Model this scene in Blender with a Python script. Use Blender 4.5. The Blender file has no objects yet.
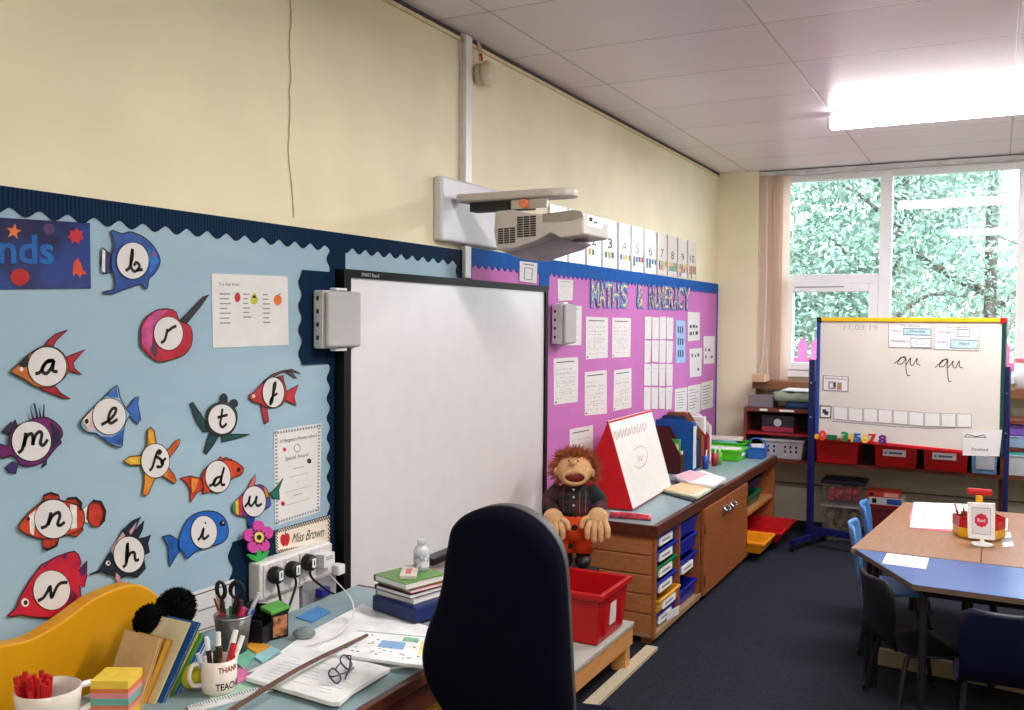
import bpy, bmesh, math, random
from mathutils import Vector as V, Matrix
random.seed(11)
SC = bpy.context.scene
COL = SC.collection
# ------------------------------------------------------------------ camera
FPX = 930.0
CAM = V((2.1, 0.0, 1.63))
PSI, PIT, ROLL = 0.4810966136, -0.0358998783, 0.007
FW = V((-math.sin(PSI)*math.cos(PIT), math.cos(PSI)*math.cos(PIT), math.sin(PIT)))
_r = V((math.cos(PSI), math.sin(PSI), 0)); _u = _r.cross(FW)
RT = _r*math.cos(ROLL) + _u*math.sin(ROLL)
UP = -_r*math.sin(ROLL) + _u*math.cos(ROLL)
cd = bpy.data.cameras.new('camera'); co = bpy.data.objects.new('camera', cd); COL.objects.link(co)
m = Matrix((RT, UP, -FW)).transposed().to_4x4(); m.translation = CAM
co.matrix_world = m
cd.sensor_width = 36; cd.lens = 36*FPX/1024; cd.clip_start = .05; cd.clip_end = 200
SC.camera = co
def ray(px, py): return FW + RT*((px-512)/FPX) + UP*((355-py)/FPX)
def on(ax, val, px, py):
    r = ray(px, py); return CAM + r*((val-CAM[ax])/r[ax])
# a plane a thing lies on: origin, right and up directions, outward normal
class Pl:
    def __init__(s, o, u, v):
        s.o = V(o); s.u = V(u).normalized(); s.v = V(v).normalized(); s.n = s.u.cross(s.v)
    def px(s, x, y, d=0):
        r = ray(x, y); t = (s.o+s.n*d-CAM).dot(s.n)/r.dot(s.n); p = CAM + r*t - s.o
        return (p.dot(s.u), p.dot(s.v))
    def at(s, a, b, d=0): return s.o + s.u*a + s.v*b + s.n*d
def wallpl(x): return Pl((x,0,0), (0,1,0), (0,0,1))       # planes parallel to the left wall
def facepl(y): return Pl((0,y,0), (1,0,0), (0,0,1))       # planes parallel to the window wall
def flatpl(z): return Pl((0,0,z), (1,0,0), (0,1,0))       # level planes
W0 = wallpl(0.0)
# ------------------------------------------------------------------ materials
_mc = {}
def lin(c): return tuple(((x/255)/12.92 if x/255 <= .04045 else ((x/255+.055)/1.055)**2.4) for x in c)
def mat(name, c, rough=.6, metal=0., noise=.07, scale=14., bump=0., c2=None, spec=.4, coat=0., stretch=None, emit=0., thr=None, kind='noise', alpha=1., trans=0.):
    if name in _mc: return _mc[name]
    M = bpy.data.materials.new(name); M.use_nodes = True; nt = M.node_tree; N = nt.nodes; L = nt.links
    b = N['Principled BSDF']; b.inputs['Roughness'].default_value = rough; b.inputs['Metallic'].default_value = metal
    b.inputs['Specular IOR Level'].default_value = spec; b.inputs['Coat Weight'].default_value = coat
    b.inputs['Alpha'].default_value = alpha; b.inputs['Transmission Weight'].default_value = trans
    a = lin(c); e = lin(c2) if c2 else None
    tc = N.new('ShaderNodeTexCoord'); mp = N.new('ShaderNodeMapping'); L.new(tc.outputs['Object'], mp.inputs[0])
    if stretch: mp.inputs['Scale'].default_value = stretch
    if kind == 'wave':
        t = N.new('ShaderNodeTexWave'); t.inputs['Scale'].default_value = scale; t.bands_direction = 'Y'; out = t.outputs['Fac']
        t.inputs['Distortion'].default_value = 0
    elif kind == 'voronoi':
        t = N.new('ShaderNodeTexVoronoi'); t.inputs['Scale'].default_value = scale; out = t.outputs['Distance']
    else:
        t = N.new('ShaderNodeTexNoise'); t.inputs['Scale'].default_value = scale; t.inputs['Detail'].default_value = 4; out = t.outputs['Fac']
    L.new(mp.outputs[0], t.inputs['Vector'])
    rp = N.new('ShaderNodeValToRGB'); L.new(out, rp.inputs[0])
    if e is None:
        k0 = tuple(max(0,x*(1-noise*2)) for x in a); k1 = tuple(min(1,x*(1+noise*2)) for x in a)
        p = (.3,.7)
    else: k0, k1 = a, e; p = thr or (.4,.6)
    rp.color_ramp.elements[0].position, rp.color_ramp.elements[1].position = p
    rp.color_ramp.elements[0].color = (*k0,1); rp.color_ramp.elements[1].color = (*k1,1)
    L.new(rp.outputs[0], b.inputs['Base Color'])
    if bump:
        bn = N.new('ShaderNodeBump'); bn.inputs['Strength'].default_value = bump; bn.inputs['Distance'].default_value = .004
        L.new(out, bn.inputs['Height']); L.new(bn.outputs[0], b.inputs['Normal'])
    if emit:
        b.inputs['Emission Color'].default_value = (*a,1); b.inputs['Emission Strength'].default_value = emit
    _mc[name] = M; return M
def solid(c, rough=.55, **k): return mat('paint_%d_%d_%d_%d' % (*c, int(rough*100)), c, rough, **k)
WHITE = solid((238,238,238), .5, noise=.02)
PAPER = solid((222,220,220), .7, noise=.02)
INK = solid((45,45,50), .8)
GREYINK = solid((142,142,150), .8)
BLACK = solid((12,12,14), .5)
PLAST = solid((226,226,224), .35, noise=.02)
NAVY = mat('navy_border_card', (3,26,50), .8, c2=(10,44,76), spec=.15, kind='wave', scale=26, thr=(.3,.7))
BLUEB = mat('blue_border_card', (0,84,168), .7, noise=.06, spec=.15)
WOOD = mat('cabinet_wood', (138,76,38), .45, c2=(158,92,50), stretch=(2,2,14), scale=5, thr=(.3,.75))
WOODH = mat('board_wood', (156,98,58), .45, c2=(176,116,74), stretch=(12,2,30), scale=3, thr=(.3,.75))
DWOOD = mat('dark_wood', (74,34,22), .4, c2=(92,46,30), stretch=(14,2,14), scale=4, thr=(.3,.75))
BEECH = mat('beech_laminate', (140,99,70), .4, c2=(156,114,83), stretch=(20,2,20), scale=3, thr=(.3,.75))
PINE = mat('pine_wood', (196,134,76), .45, c2=(212,154,96), stretch=(14,2,14), scale=4, thr=(.3,.75))
LAMI = mat('pale_blue_laminate', (134,158,164), .35, noise=.04)
STEEL = mat('brushed_steel', (190,190,192), .3, metal=1., noise=.04)
# ------------------------------------------------------------------ mesh builder
_tx = {}
def textdata(s, bold=0.):
    k = (s, bold)
    if k not in _tx:
        cu = bpy.data.curves.new('t', 'FONT'); cu.body = s; cu.size = 1; cu.offset = bold; cu.resolution_u = 3
        ob = bpy.data.objects.new('t', cu); COL.objects.link(ob)
        dg = bpy.context.evaluated_depsgraph_get(); me = ob.evaluated_get(dg).to_mesh()
        vs = [(v.co.x, v.co.y) for v in me.vertices]; fs = [tuple(p.vertices) for p in me.polygons]
        ob.evaluated_get(dg).to_mesh_clear(); bpy.data.objects.remove(ob); bpy.data.curves.remove(cu)
        xs = [v[0] for v in vs]; ys = [v[1] for v in vs]
        x0, x1, y0, y1 = min(xs), max(xs), min(ys), max(ys)
        _tx[k] = ([((x-x0)/(x1-x0), (y-y0)/(y1-y0)) for x, y in vs], fs, (x1-x0)/(y1-y0))
    return _tx[k]
def spline(p, n=6):
    if len(p) < 3: return [V((*q,0)) if len(q) == 2 else V(q) for q in p]
    P = [V((*q,0)) if len(q) == 2 else V(q) for q in p]; out = []
    for i in range(len(P)-1):
        a = P[max(i-1,0)]; b = P[i]; c = P[i+1]; d = P[min(i+2,len(P)-1)]
        for k in range(n):
            t = k/n
            out.append(.5*((2*b)+(c-a)*t+(2*a-5*b+4*c-d)*t*t+(3*b-a-3*c+d)*t**3))
    out.append(P[-1]); return out
def closed(p, n=4):
    P = [V((*q,0)) for q in p]; N = len(P); out = []
    for i in range(N):
        a, b, c, d = P[i-1], P[i], P[(i+1)%N], P[(i+2)%N]
        for k in range(n):
            t = k/n; q = .5*((2*b)+(c-a)*t+(2*a-5*b+4*c-d)*t*t+(3*b-a-3*c+d)*t**3); out.append((q.x,q.y))
    return out
def ellpts(cx, cy, rx, ry, n=28, rot=0):
    c, s = math.cos(rot), math.sin(rot); o = []
    for i in range(n):
        a = 2*math.pi*i/n; x, y = rx*math.cos(a), ry*math.sin(a); o.append((cx+x*c-y*s, cy+x*s+y*c))
    return o
def quadmap(q):          # q = tl, tr, br, bl ; (u,v) with v up
    tl, tr, br, bl = q
    def f(u, v):
        return tuple((bl[i]*(1-u)+br[i]*u)*(1-v)+(tl[i]*(1-u)+tr[i]*u)*v for i in (0,1))
    return f
class G:
    def __init__(s, *mats): s.m = list(mats); s.v = []; s.f = []; s.i = []
    def add(s, vs, fs, mi=0):
        b = len(s.v); s.v += [V(x) for x in vs]
        for f in fs: s.f.append([b+k for k in f]); s.i.append(mi)
        return s
    def box(s, lo, hi, mi=0, R=None, taper=0):      # lo, hi corners ; R rotates about the centre
        c = (V(lo)+V(hi))/2; h = (V(hi)-V(lo))/2
        vs = []
        for z in (-1,1):
            for x, y in ((-1,-1),(1,-1),(1,1),(-1,1)):
                k = 1-taper if z < 0 else 1
                p = V((x*h.x*k, y*h.y*k, z*h.z)); vs.append(c + (R @ p if R else p))
        return s.add(vs, [(3,2,1,0),(4,5,6,7),(0,1,5,4),(1,2,6,5),(2,3,7,6),(3,0,4,7)], mi)
    def cbox(s, c, sz, mi=0, R=None, taper=0):
        c = V(c); h = V(sz)/2; return s.box(c-h, c+h, mi, R, taper)
    def prism(s, pts, n, mi=0, smi=None):           # 3-D polygon pushed along n (pts are the far side, pts+n the front)
        k = len(pts); n = V(n); A = [V(p) for p in pts]; B = [p+n for p in A]
        s.add(A+B, [list(range(k,2*k)), list(range(k-1,-1,-1))], mi)
        b = len(s.v)-2*k
        for i in range(k):
            j = (i+1) % k; s.f.append([b+i,b+j,b+k+j,b+k+i]); s.i.append(mi if smi is None else smi)
        return s
    def pxpoly(s, pl, pts, d0, d1, mi=0): return s.prism([pl.at(*pl.px(*p, d1), d0) for p in pts], pl.n*(d1-d0), mi)
    def plpoly(s, pl, pts, d0, d1, mi=0): return s.prism([pl.at(*p, d0) for p in pts], pl.n*(d1-d0), mi)
    def plbox(s, pl, u0, u1, v0, v1, d0, d1, mi=0): return s.plpoly(pl, [(u0,v0),(u1,v0),(u1,v1),(u0,v1)], d0, d1, mi)
    def ribbon(s, pl, pts, w, d, mi=0, sm=True, n=6, th=.0006):   # pts in plane coordinates
        P = spline(pts, n) if sm else [V((*q,0)) for q in pts]
        L, R_ = [], []
        for i, p in enumerate(P):
            t = (P[min(i+1,len(P)-1)]-P[max(i-1,0)])
            if t.length < 1e-9: t = V((1,0,0))
            t.normalize(); o = V((-t.y, t.x, 0))*w/2; L.append(p+o); R_.append(p-o)
        vs = [pl.at(p.x,p.y,d) for p in L]+[pl.at(p.x,p.y,d) for p in R_]; k = len(P)
        return s.add(vs, [(i, i+k, i+k+1, i+1) for i in range(k-1)], mi)
    def pxline(s, pl, pts, w, d, mi=0, sm=True): return s.ribbon(pl, [pl.px(*p, d) for p in pts], w, d, mi, sm)
    def text(s, pl, string, u, v, h, d, mi=0, w=None, bold=0., ang=0, cx=False):   # plane coordinates, baseline-left
        vs, fs, asp = textdata(string, bold); w = w or asp*h
        if cx: u -= w/2
        ca, sa = math.cos(ang), math.sin(ang)
        return s.add([pl.at(u+(x*w)*ca-(y*h)*sa, v+(x*w)*sa+(y*h)*ca, d) for x, y in vs], fs, mi)
    def qtext(s, pl, f, string, u0, u1, v0, v1, d, mi=0, bold=0., shear=0.):         # text fitted in a part of a quad
        vs, fs, asp = textdata(string, bold)
        return s.add([pl.at(*pl.px(*f(u0+(u1-u0)*x+shear*y*(v1-v0), v0+(v1-v0)*y), d), d) for x, y in vs], fs, mi)
    def qrect(s, pl, f, u0, u1, v0, v1, d0, d1, mi=0):
        return s.pxpoly(pl, [f(u0,v0),f(u1,v0),f(u1,v1),f(u0,v1)], d0, d1, mi)
    def tube(s, pts, r, mi=0, n=8, sm=False, caps=True):
        P = spline(pts, 6) if sm else [V(p) for p in pts]
        rs = r if isinstance(r, (list,tuple)) else [r]*len(P)
        if len(rs) != len(P): rs = [rs[min(len(rs)-1, int(i*len(rs)/len(P)))] for i in range(len(P))]
        t0 = (P[1]-P[0]).normalized(); a = t0.orthogonal().normalized(); b0 = len(s.v)
        for i, p in enumerate(P):
            t = (P[min(i+1,len(P)-1)]-P[max(i-1,0)]).normalized()
            a = (a - t*a.dot(t)); a = a.normalized() if a.length > 1e-6 else t.orthogonal().normalized()
            c = t.cross(a)
            for k in range(n):
                q = 2*math.pi*k/n; s.v.append(p + (a*math.cos(q)+c*math.sin(q))*rs[i])
        for i in range(len(P)-1):
            for k in range(n):
                j = (k+1) % n; s.f.append([b0+i*n+k, b0+i*n+j, b0+(i+1)*n+j, b0+(i+1)*n+k]); s.i.append(mi)
        if caps:
            s.f.append([b0+k for k in range(n-1,-1,-1)]); s.i.append(mi)
            s.f.append([b0+(len(P)-1)*n+k for k in range(n)]); s.i.append(mi)
        return s
    def lathe(s, prof, c, mi=0, n=24, R=None, close=False):
        b = len(s.v); c = V(c)
        for r, z in prof:
            for k in range(n):
                a = 2*math.pi*k/n; p = V((r*math.cos(a), r*math.sin(a), z)); s.v.append(c + (R @ p if R else p))
        for i in range(len(prof)-1):
            for k in range(n):
                j = (k+1) % n; s.f.append([b+i*n+k, b+i*n+j, b+(i+1)*n+j, b+(i+1)*n+k]); s.i.append(mi)
        for i in ((0,1) if not close else ()):
            z = 0 if i == 0 else len(prof)-1
            if prof[z][0] > 1e-5: s.f.append([b+z*n+k for k in (range(n-1,-1,-1) if i == 0 else range(n))]); s.i.append(mi)
        return s
    def ball(s, c, r, mi=0, n=16, R=None):
        r = V((r,r,r)) if isinstance(r, (int,float)) else V(r); c = V(c); b = len(s.v); h = n//2
        for i in range(h+1):
            t = math.pi*i/h
            for k in range(n):
                a = 2*math.pi*k/n; p = V((r.x*math.sin(t)*math.cos(a), r.y*math.sin(t)*math.sin(a), -r.z*math.cos(t)))
                s.v.append(c + (R @ p if R else p))
        for i in range(h):
            for k in range(n):
                j = (k+1) % n; s.f.append([b+i*n+k, b+i*n+j, b+(i+1)*n+j, b+(i+1)*n+k]); s.i.append(mi)
        return s
    def build(s, name, parent=None, smooth=False, bevel=0., seg=2, subsurf=0):
        lo = V((min(v.x for v in s.v), min(v.y for v in s.v), min(v.z for v in s.v)))
        hi = V((max(v.x for v in s.v), max(v.y for v in s.v), max(v.z for v in s.v)))
        o = V(((lo.x+hi.x)/2, (lo.y+hi.y)/2, lo.z))
        bm = bmesh.new(); vs = [bm.verts.new(v-o) for v in s.v]
        for f, i in zip(s.f, s.i):
            try:
                q = bm.faces.new([vs[k] for k in f]); q.material_index = i; q.smooth = smooth
            except ValueError: pass
        bmesh.ops.remove_doubles(bm, verts=bm.verts, dist=1e-6)
        bmesh.ops.recalc_face_normals(bm, faces=bm.faces)
        me = bpy.data.meshes.new(name); bm.to_mesh(me); bm.free()
        for x in s.m: me.materials.append(x)
        ob = bpy.data.objects.new(name, me); COL.objects.link(ob); ob.location = o
        if parent: put(ob, parent)
        if bevel:
            md = ob.modifiers.new('bevel', 'BEVEL'); md.width = bevel; md.segments = seg; md.limit_method = 'ANGLE'; md.angle_limit = .6
        if subsurf:
            md = ob.modifiers.new('subsurf', 'SUBSURF'); md.levels = md.render_levels = subsurf
        return ob
def world(o):
    m = o.matrix_basis.copy()
    return (world(o.parent) @ o.matrix_parent_inverse @ m) if o.parent else m
def put(o, parent):
    o.parent = parent; o.matrix_parent_inverse = world(parent).inverted()
def tag(o, label=None, cat=None, group=None, kind=None):
    if label: o['label'] = label
    if cat: o['category'] = cat
    if group: o['group'] = group
    if kind: o['kind'] = kind
    return o
def thing(name, label, cat, loc=(0,0,0), group=None):
    o = bpy.data.objects.new(name, None); COL.objects.link(o); o.location = loc; o.empty_display_size = .05
    return tag(o, label, cat, group)
def struct(o): o['kind'] = 'structure'; return o
def dup(o, parent=None):
    c = o.copy(); COL.objects.link(c)
    if parent: c.parent = parent
    for ch in list(o.children): dup(ch, c)
    return c
def rotz(a): return Matrix.Rotation(a, 3, 'Z')
def rotx(a): return Matrix.Rotation(a, 3, 'X')
def roty(a): return Matrix.Rotation(a, 3, 'Y')
# ================================================================== the room
YF, ZC = 7.9, 2.88
WALLM = mat('cream_wall_paint', (235,225,194), .6, noise=.025, scale=3, bump=.05)
PALE = mat('pale_lower_wall', (212,204,184), .6, noise=.03, scale=4)
def ceil_mat():
    M = bpy.data.materials.new('ceiling_panels'); M.use_nodes = True; nt = M.node_tree; N = nt.nodes; L = nt.links; b = N['Principled BSDF']
    b.inputs['Roughness'].default_value = .32; b.inputs['Specular IOR Level'].default_value = .5
    tc = N.new('ShaderNodeTexCoord'); mp = N.new('ShaderNodeMapping'); L.new(tc.outputs['Object'], mp.inputs[0])
    t = N.new('ShaderNodeTexBrick'); t.offset = 0; t.squash = 1; L.new(mp.outputs[0], t.inputs['Vector'])
    mp.inputs['Location'].default_value = (-.3+2.5, -3.72+.4, 0)
    for k, v in (('Scale',1),('Mortar Size',.006),('Mortar Smooth',.3),('Brick Width',.95),('Row Height',.64)): t.inputs[k].default_value = v
    t.inputs['Color1'].default_value = (*lin((238,232,240)),1); t.inputs['Color2'].default_value = (*lin((230,223,232)),1); t.inputs['Mortar'].default_value = (*lin((190,180,184)),1)
    ns = N.new('ShaderNodeTexNoise'); ns.inputs['Scale'].default_value = 2.5; L.new(tc.outputs['Object'], ns.inputs['Vector'])
    bn = N.new('ShaderNodeBump'); bn.inputs['Strength'].default_value = .15; bn.inputs['Distance'].default_value = .03; L.new(ns.outputs['Fac'], bn.inputs['Height'])
    b2 = N.new('ShaderNodeBump'); b2.inputs['Strength'].default_value = .6; b2.inputs['Distance'].default_value = .004; b2.invert = True
    L.new(t.outputs['Fac'], b2.inputs['Height']); L.new(bn.outputs[0], b2.inputs['Normal']); L.new(b2.outputs[0], b.inputs['Normal'])
    L.new(t.outputs['Color'], b.inputs['Base Color']); return M
CARPET = mat('navy_carpet', (24,25,34), .95, c2=(47,48,58), scale=260, bump=.5, spec=.1)
struct(G(CARPET).box((-.1,-1.6,-.06), (5.0,YF+.1,0)).build('floor'))
struct(G(ceil_mat()).box((-.1,-1.6,ZC), (5.0,YF+.1,ZC+.06)).build('ceiling'))
struct(G(WALLM).box((-.1,-1.6,0), (0,YF+.1,ZC)).build('wall_left'))
struct(G(WALLM).box((5.0,-1.6,0), (5.1,YF+.1,ZC)).build('wall_right'))
struct(G(WALLM).box((-.1,-1.7,0), (5.1,-1.6,ZC)).build('wall_back'))
X0, X1, Z0, Z1 = .50, 4.2, 1.19, 2.845
g = G(WALLM, PALE)
g.box((0,YF,1.0), (X0,YF+.1,ZC)); g.box((X1,YF,1.0), (5.0,YF+.1,ZC)); g.box((X0,YF,Z1), (X1,YF+.1,ZC)); g.box((X0,YF,1.0), (X1,YF+.1,Z0))
g.box((0,YF,0), (5.0,YF+.1,1.0), 1)
struct(g.build('wall_far'))
struct(G(WALLM).box((0,7.74,0), (.335,YF,ZC)).build('wall_pillar'))
struct(G(solid((120,112,96))).box((.335,YF-.012,.30), (5,YF,.312)).build('trim_1'))
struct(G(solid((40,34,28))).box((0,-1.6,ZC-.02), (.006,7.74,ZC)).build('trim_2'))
struct(G(solid((214,200,160))).box((0,-1.6,ZC-.036), (.012,7.74,ZC-.021)).build('trim_3'))
# hairline crack down the left wall
crk = [(290,0),(291,22),(289,45),(291,70),(289,98),(290,120),(288.5,150),(291,180),(293,205),(294,222)]
crk2 = []
for i in range(len(crk)-1):
    for k in range(4):
        t = k/4; crk2.append((crk[i][0]*(1-t)+crk[i+1][0]*t+random.uniform(-.7,.7), crk[i][1]*(1-t)+crk[i+1][1]*t))
struct(G(solid((176,156,108))).pxline(W0, crk2, .006, .0012, 0, False).build('trim_4'))
# window
UPVC = solid((240,241,246), .25, noise=.01)
wd = struct(thing('window_1', None, None, (2.2,YF,Z0)))
_k = [0]
def fr(x0,x1,z0,z1,d0=-.03,d1=.05):
    _k[0] += 1; d0 -= .0011*(_k[0]%9); d1 += .0013*(_k[0]%9)
    return (V((x0,YF+d0,z0)), V((x1,YF+d1,z1)))
g = G(UPVC)
for a in ((X0,.545,Z0,Z1),(X0,X1,2.79,Z1),(X0,X1,Z0,1.25),(1.255,1.345,Z0,Z1),(2.215,2.30,Z0,Z1),(3.15,3.23,Z0,Z1),(X1-.05,X1,Z0,Z1),(.545,1.255,1.95,2.03)): g.box(*fr(*a))
g.build('window_frame', wd, bevel=.006)
g = G(UPVC)
for a in ((.545,.60,1.25,1.95),(1.185,1.255,1.25,1.95),(.60,1.185,1.89,1.95),(.60,1.185,1.25,1.31)): g.box(*fr(*a, d0=-.045))
op = g.build('opening_sash', wd, bevel=.006)
G(solid((70,70,74))).box((.62,YF-.05,1.925),(1.0,YF-.045,1.931)).build('drip_rail', op)
def glass():
    M = bpy.data.materials.new('window_glass'); M.use_nodes = True; nt = M.node_tree; N = nt.nodes; L = nt.links; N.clear()
    o = N.new('ShaderNodeOutputMaterial'); t = N.new('ShaderNodeBsdfTransparent'); gl = N.new('ShaderNodeBsdfGlossy'); mx = N.new('ShaderNodeMixShader')
    t.inputs[0].default_value = (.96,1,.99,1); gl.inputs['Roughness'].default_value = .01; fz = N.new('ShaderNodeFresnel'); fz.inputs[0].default_value = 1.6
    L.new(fz.outputs[0], mx.inputs[0]); L.new(t.outputs[0], mx.inputs[1]); L.new(gl.outputs[0], mx.inputs[2]); L.new(mx.outputs[0], o.inputs[0]); return M
GLASS = glass()
for x0,x1,z0,z1 in ((.54,1.26,2.03,2.79),(.59,1.19,1.30,1.90),(1.34,2.22,1.25,2.79),(2.3,3.15,1.25,2.79),(3.23,X1-.05,1.25,2.79)):
    G(GLASS).add([(x0,YF+.01,z0),(x1,YF+.01,z0),(x1,YF+.01,z1),(x0,YF+.01,z1)], [(0,1,2,3)]).build('window_pane', wd)
struct(G(DWOOD, mat('sill_wood',(128,84,54),.4)).box((.335,7.62,1.10),(4.3,YF,1.165),1).build('trim_sill'))
# vertical blind gathered at the left of the window
BL = mat('pink_blind_fabric', (252,240,230), .8, noise=.01)
_n = BL.node_tree; _t = _n.nodes.new('ShaderNodeBsdfTranslucent'); _t.inputs[0].default_value = (1,.92,.86,1); _x = _n.nodes.new('ShaderNodeMixShader'); _x.inputs[0].default_value = .6
_n.links.new(_n.nodes['Principled BSDF'].outputs[0], _x.inputs[1]); _n.links.new(_t.outputs[0], _x.inputs[2]); _n.links.new(_x.outputs[0], _n.nodes['Material Output'].inputs[0])
vb = thing('vertical_blind', 'pale pink vertical blind bunched at the left end of the window', 'blind', (.45,7.8,1.12))
G(solid((206,204,208))).box((.34,7.76,2.838),(4.2,7.83,2.872)).build('head_rail', vb, bevel=.004)
for k in range(6):
    x = .365+k*.036; a = math.radians((20,34,58,40,62,24)[k])
    g = G(BL); d = V((math.cos(a),-math.sin(a),0))*.044; n = V((math.sin(a),math.cos(a),0))*.0012; c = V((x,7.79,0)); b = 1.13+random.uniform(0,.03)
    zs = [2.838,2.2,1.6,b]
    g.prism([V((c.x-d.x,c.y-d.y,b)), V((c.x+d.x,c.y+d.y,b)), V((c.x+d.x,c.y+d.y,2.838)), V((c.x-d.x,c.y-d.y,2.838))], n)
    g.build('slat', vb)
G(PLAST).tube([(.40,7.735,2.83),(.41,7.73,1.9),(.395,7.73,1.4),(.37,7.735,1.22),(.40,7.735,1.15),(.43,7.735,1.24),(.42,7.732,1.5)], .003, sm=True, n=5).build('cord', vb)
# trunking and alarm on the left wall
ct = thing('cable_trunking', 'tall white plastic cable trunking running from the ceiling down to the wall plate', 'trunking', (.015,3.55,1.8))
G(PLAST).box((0.001,3.522,2.237),(.028,3.575,ZC-.003)).build('trunking_cover', ct, bevel=.003)
G(PLAST).box((0.001,3.522,1.82),(.028,3.575,1.963)).build('trunking_cover', ct, bevel=.003)
G(solid((200,196,186))).box((0.001,3.505,2.237),(.012,3.5215,ZC-.003)).build('side_channel', ct)
al = thing('smoke_alarm', 'round cream smoke alarm hung beside the white trunking under the ceiling', 'alarm', (.04,3.66,2.66))
Ry = roty(math.radians(90))
G(solid((222,212,186),.4)).lathe([(.048,0),(.05,.004),(.05,.022),(.046,.026)], (.012,3.665,2.735), n=28, R=Ry).build('base', al, smooth=True)
G(solid((216,206,180),.4)).lathe([(.04,0),(.055,.006),(.058,.02),(.052,.032),(.03,.038),(0.0,.04)], (.038,3.665,2.735), n=28, R=Ry).build('cover', al, smooth=True)
G(solid((178,38,28)), solid((214,180,168))).tube([(.03,3.648,2.79),(.028,3.645,2.82)], .009, 0).tube([(.03,3.643,2.79),(.025,3.64,2.84),(.012,3.645,2.875)], .0045, 1, sm=True).tube([(.032,3.653,2.79),(.028,3.652,2.84),(.015,3.65,2.875)], .0045, 1, sm=True).build('cable', al)
# ceiling lights
LM = bpy.data.materials.new('tube_glow'); LM.use_nodes = True; b = LM.node_tree.nodes['Principled BSDF']; b.inputs['Base Color'].default_value = (1,1,1,1); b.inputs['Emission Color'].default_value = (1,.97,.95,1); b.inputs['Emission Strength'].default_value = 26
def lamp(x0, x1, y, label):
    t = thing('ceiling_light', label, 'light', ((x0+x1)/2,y,2.8), 'fluorescent ceiling lights')
    G(PLAST).box((x0,y-.05,2.84),(x1,y+.05,ZC-.001)).build('housing', t, bevel=.004)
    G(LM).box((x0+.004,y-.06,2.79),(x1-.004,y+.06,2.85)).build('diffuser', t, bevel=.015)
    for x in (x0,x1): G(PLAST).box((x-.012,y-.062,2.785),(x+.006,y+.062,2.855)).build('end_cap', t, bevel=.006)
lamp(1.19, 2.75, 5.82, 'long white fluorescent ceiling light glowing in front of the window')
lamp(1.50, 3.06, 2.60, 'long white fluorescent ceiling light above the teacher desk, out over the room')
def area(loc, sx, sy, p, rot=(0,0,0), col=(1,.96,.92)):
    l = bpy.data.lights.new('area', 'AREA'); l.shape = 'RECTANGLE'; l.size = sx; l.size_y = sy; l.energy = p; l.color = col
    o = bpy.data.objects.new('area_light', l); COL.objects.link(o); o.location = loc; o.rotation_euler = rot; return o
area((1.97,5.82,2.775), 1.5, .12, 56, (0,0,0), (1,.97,.96))
area((2.28,2.6,2.775), 1.5, .12, 62)
area((2.6,-.4,2.8), 1.6, 1.0, 54)  # unseen fill light behind the camera, no fixture built for it
# daylight
w = bpy.data.worlds.new('world'); SC.world = w; w.use_nodes = True; bg = w.node_tree.nodes['Background']; bg.inputs[0].default_value = (.82,.93,1,1); bg.inputs[1].default_value = 5.0
po = area((2.35,YF+.06,2.0), 3.7, 1.6, 1, (math.radians(-90),0,0)); po.data.cycles.is_portal = True
SC.view_settings.view_transform = 'Standard'; SC.view_settings.look = 'None'; SC.view_settings.exposure = 0
# ------------------------------------------------------------------ outside
struct(G(mat('lawn',(96,120,70),.9,noise=.2,scale=5)).box((-12,YF+.3,-.5),(16,40,-.4)).build('ground_outside'))
fm = mat('pink_fence_paint', (226,86,140), .6)
fe = thing('garden_fence', 'bright pink paling fence outside behind the window', 'fence', (2,12,-.4))
for k in range(60):
    x = -3+k*.16
    g = G(fm); g.prism([V((x,12,-.4)),V((x+.11,12,-.4)),V((x+.11,12,1.38)),V((x+.055,12,1.46)),V((x,12,1.38))], (0,.02,0)); g.build('paling', fe)
G(fm).box((-3,12.02,.3),(6.6,12.06,.4)).build('rail', fe); G(fm).box((-3,12.02,1.1),(6.6,12.06,1.2)).build('rail', fe)
BARK = mat('bark', (128,120,116), .9, noise=.3, scale=10)
def tree(x, y, h, blobs, label, leafc, n, ls, tr=.16, lean=0):
    t = thing('leafy_tree', label, 'tree', (x,y,-.4), 'trees outside the window')
    g = G(BARK); g.tube([(x,y,-.4),(x+lean*.3,y,h*.4),(x+lean,y,h)], [tr,tr*.8,tr*.4], n=8, sm=True)
    for k in range(10):
        a = random.uniform(0,6.28); z = random.uniform(.8,h*.85); L = random.uniform(.8,1.8); c = x+lean*z/h
        g.tube([(c,y,z),(c+math.cos(a)*L*.5,y+math.sin(a)*L*.5,z+.4),(c+math.cos(a)*L,y+math.sin(a)*L,z+random.uniform(.3,1.1))], [.04,.03,.012], n=5, sm=True)
    g.build('trunk', t, smooth=True)
    la = mat('leaf_'+leafc[0], leafc[1], .45, c2=leafc[2], scale=1.3, thr=(.2,.8)); g = G(la)
    for k in range(n):
        bx, by, bz, r = random.choice(blobs)
        while True:
            d = V((random.uniform(-1,1),random.uniform(-1,1),random.uniform(-1,1)))
            if d.length < 1: break
        p = V((bx,by,bz))+d*r
        u = V((random.gauss(0,1),random.gauss(0,1),random.gauss(0,1))).normalized(); w_ = u.orthogonal().normalized(); s_ = ls*random.uniform(.6,1.3)
        g.add([p-u*s_, p+w_*s_*.45, p+u*s_, p-w_*s_*.45], [(0,1,2,3)])
    g.build('foliage', t)
GA = ('a',(116,150,132),(192,214,202)); GB = ('b',(104,142,122),(192,216,202))
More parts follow.
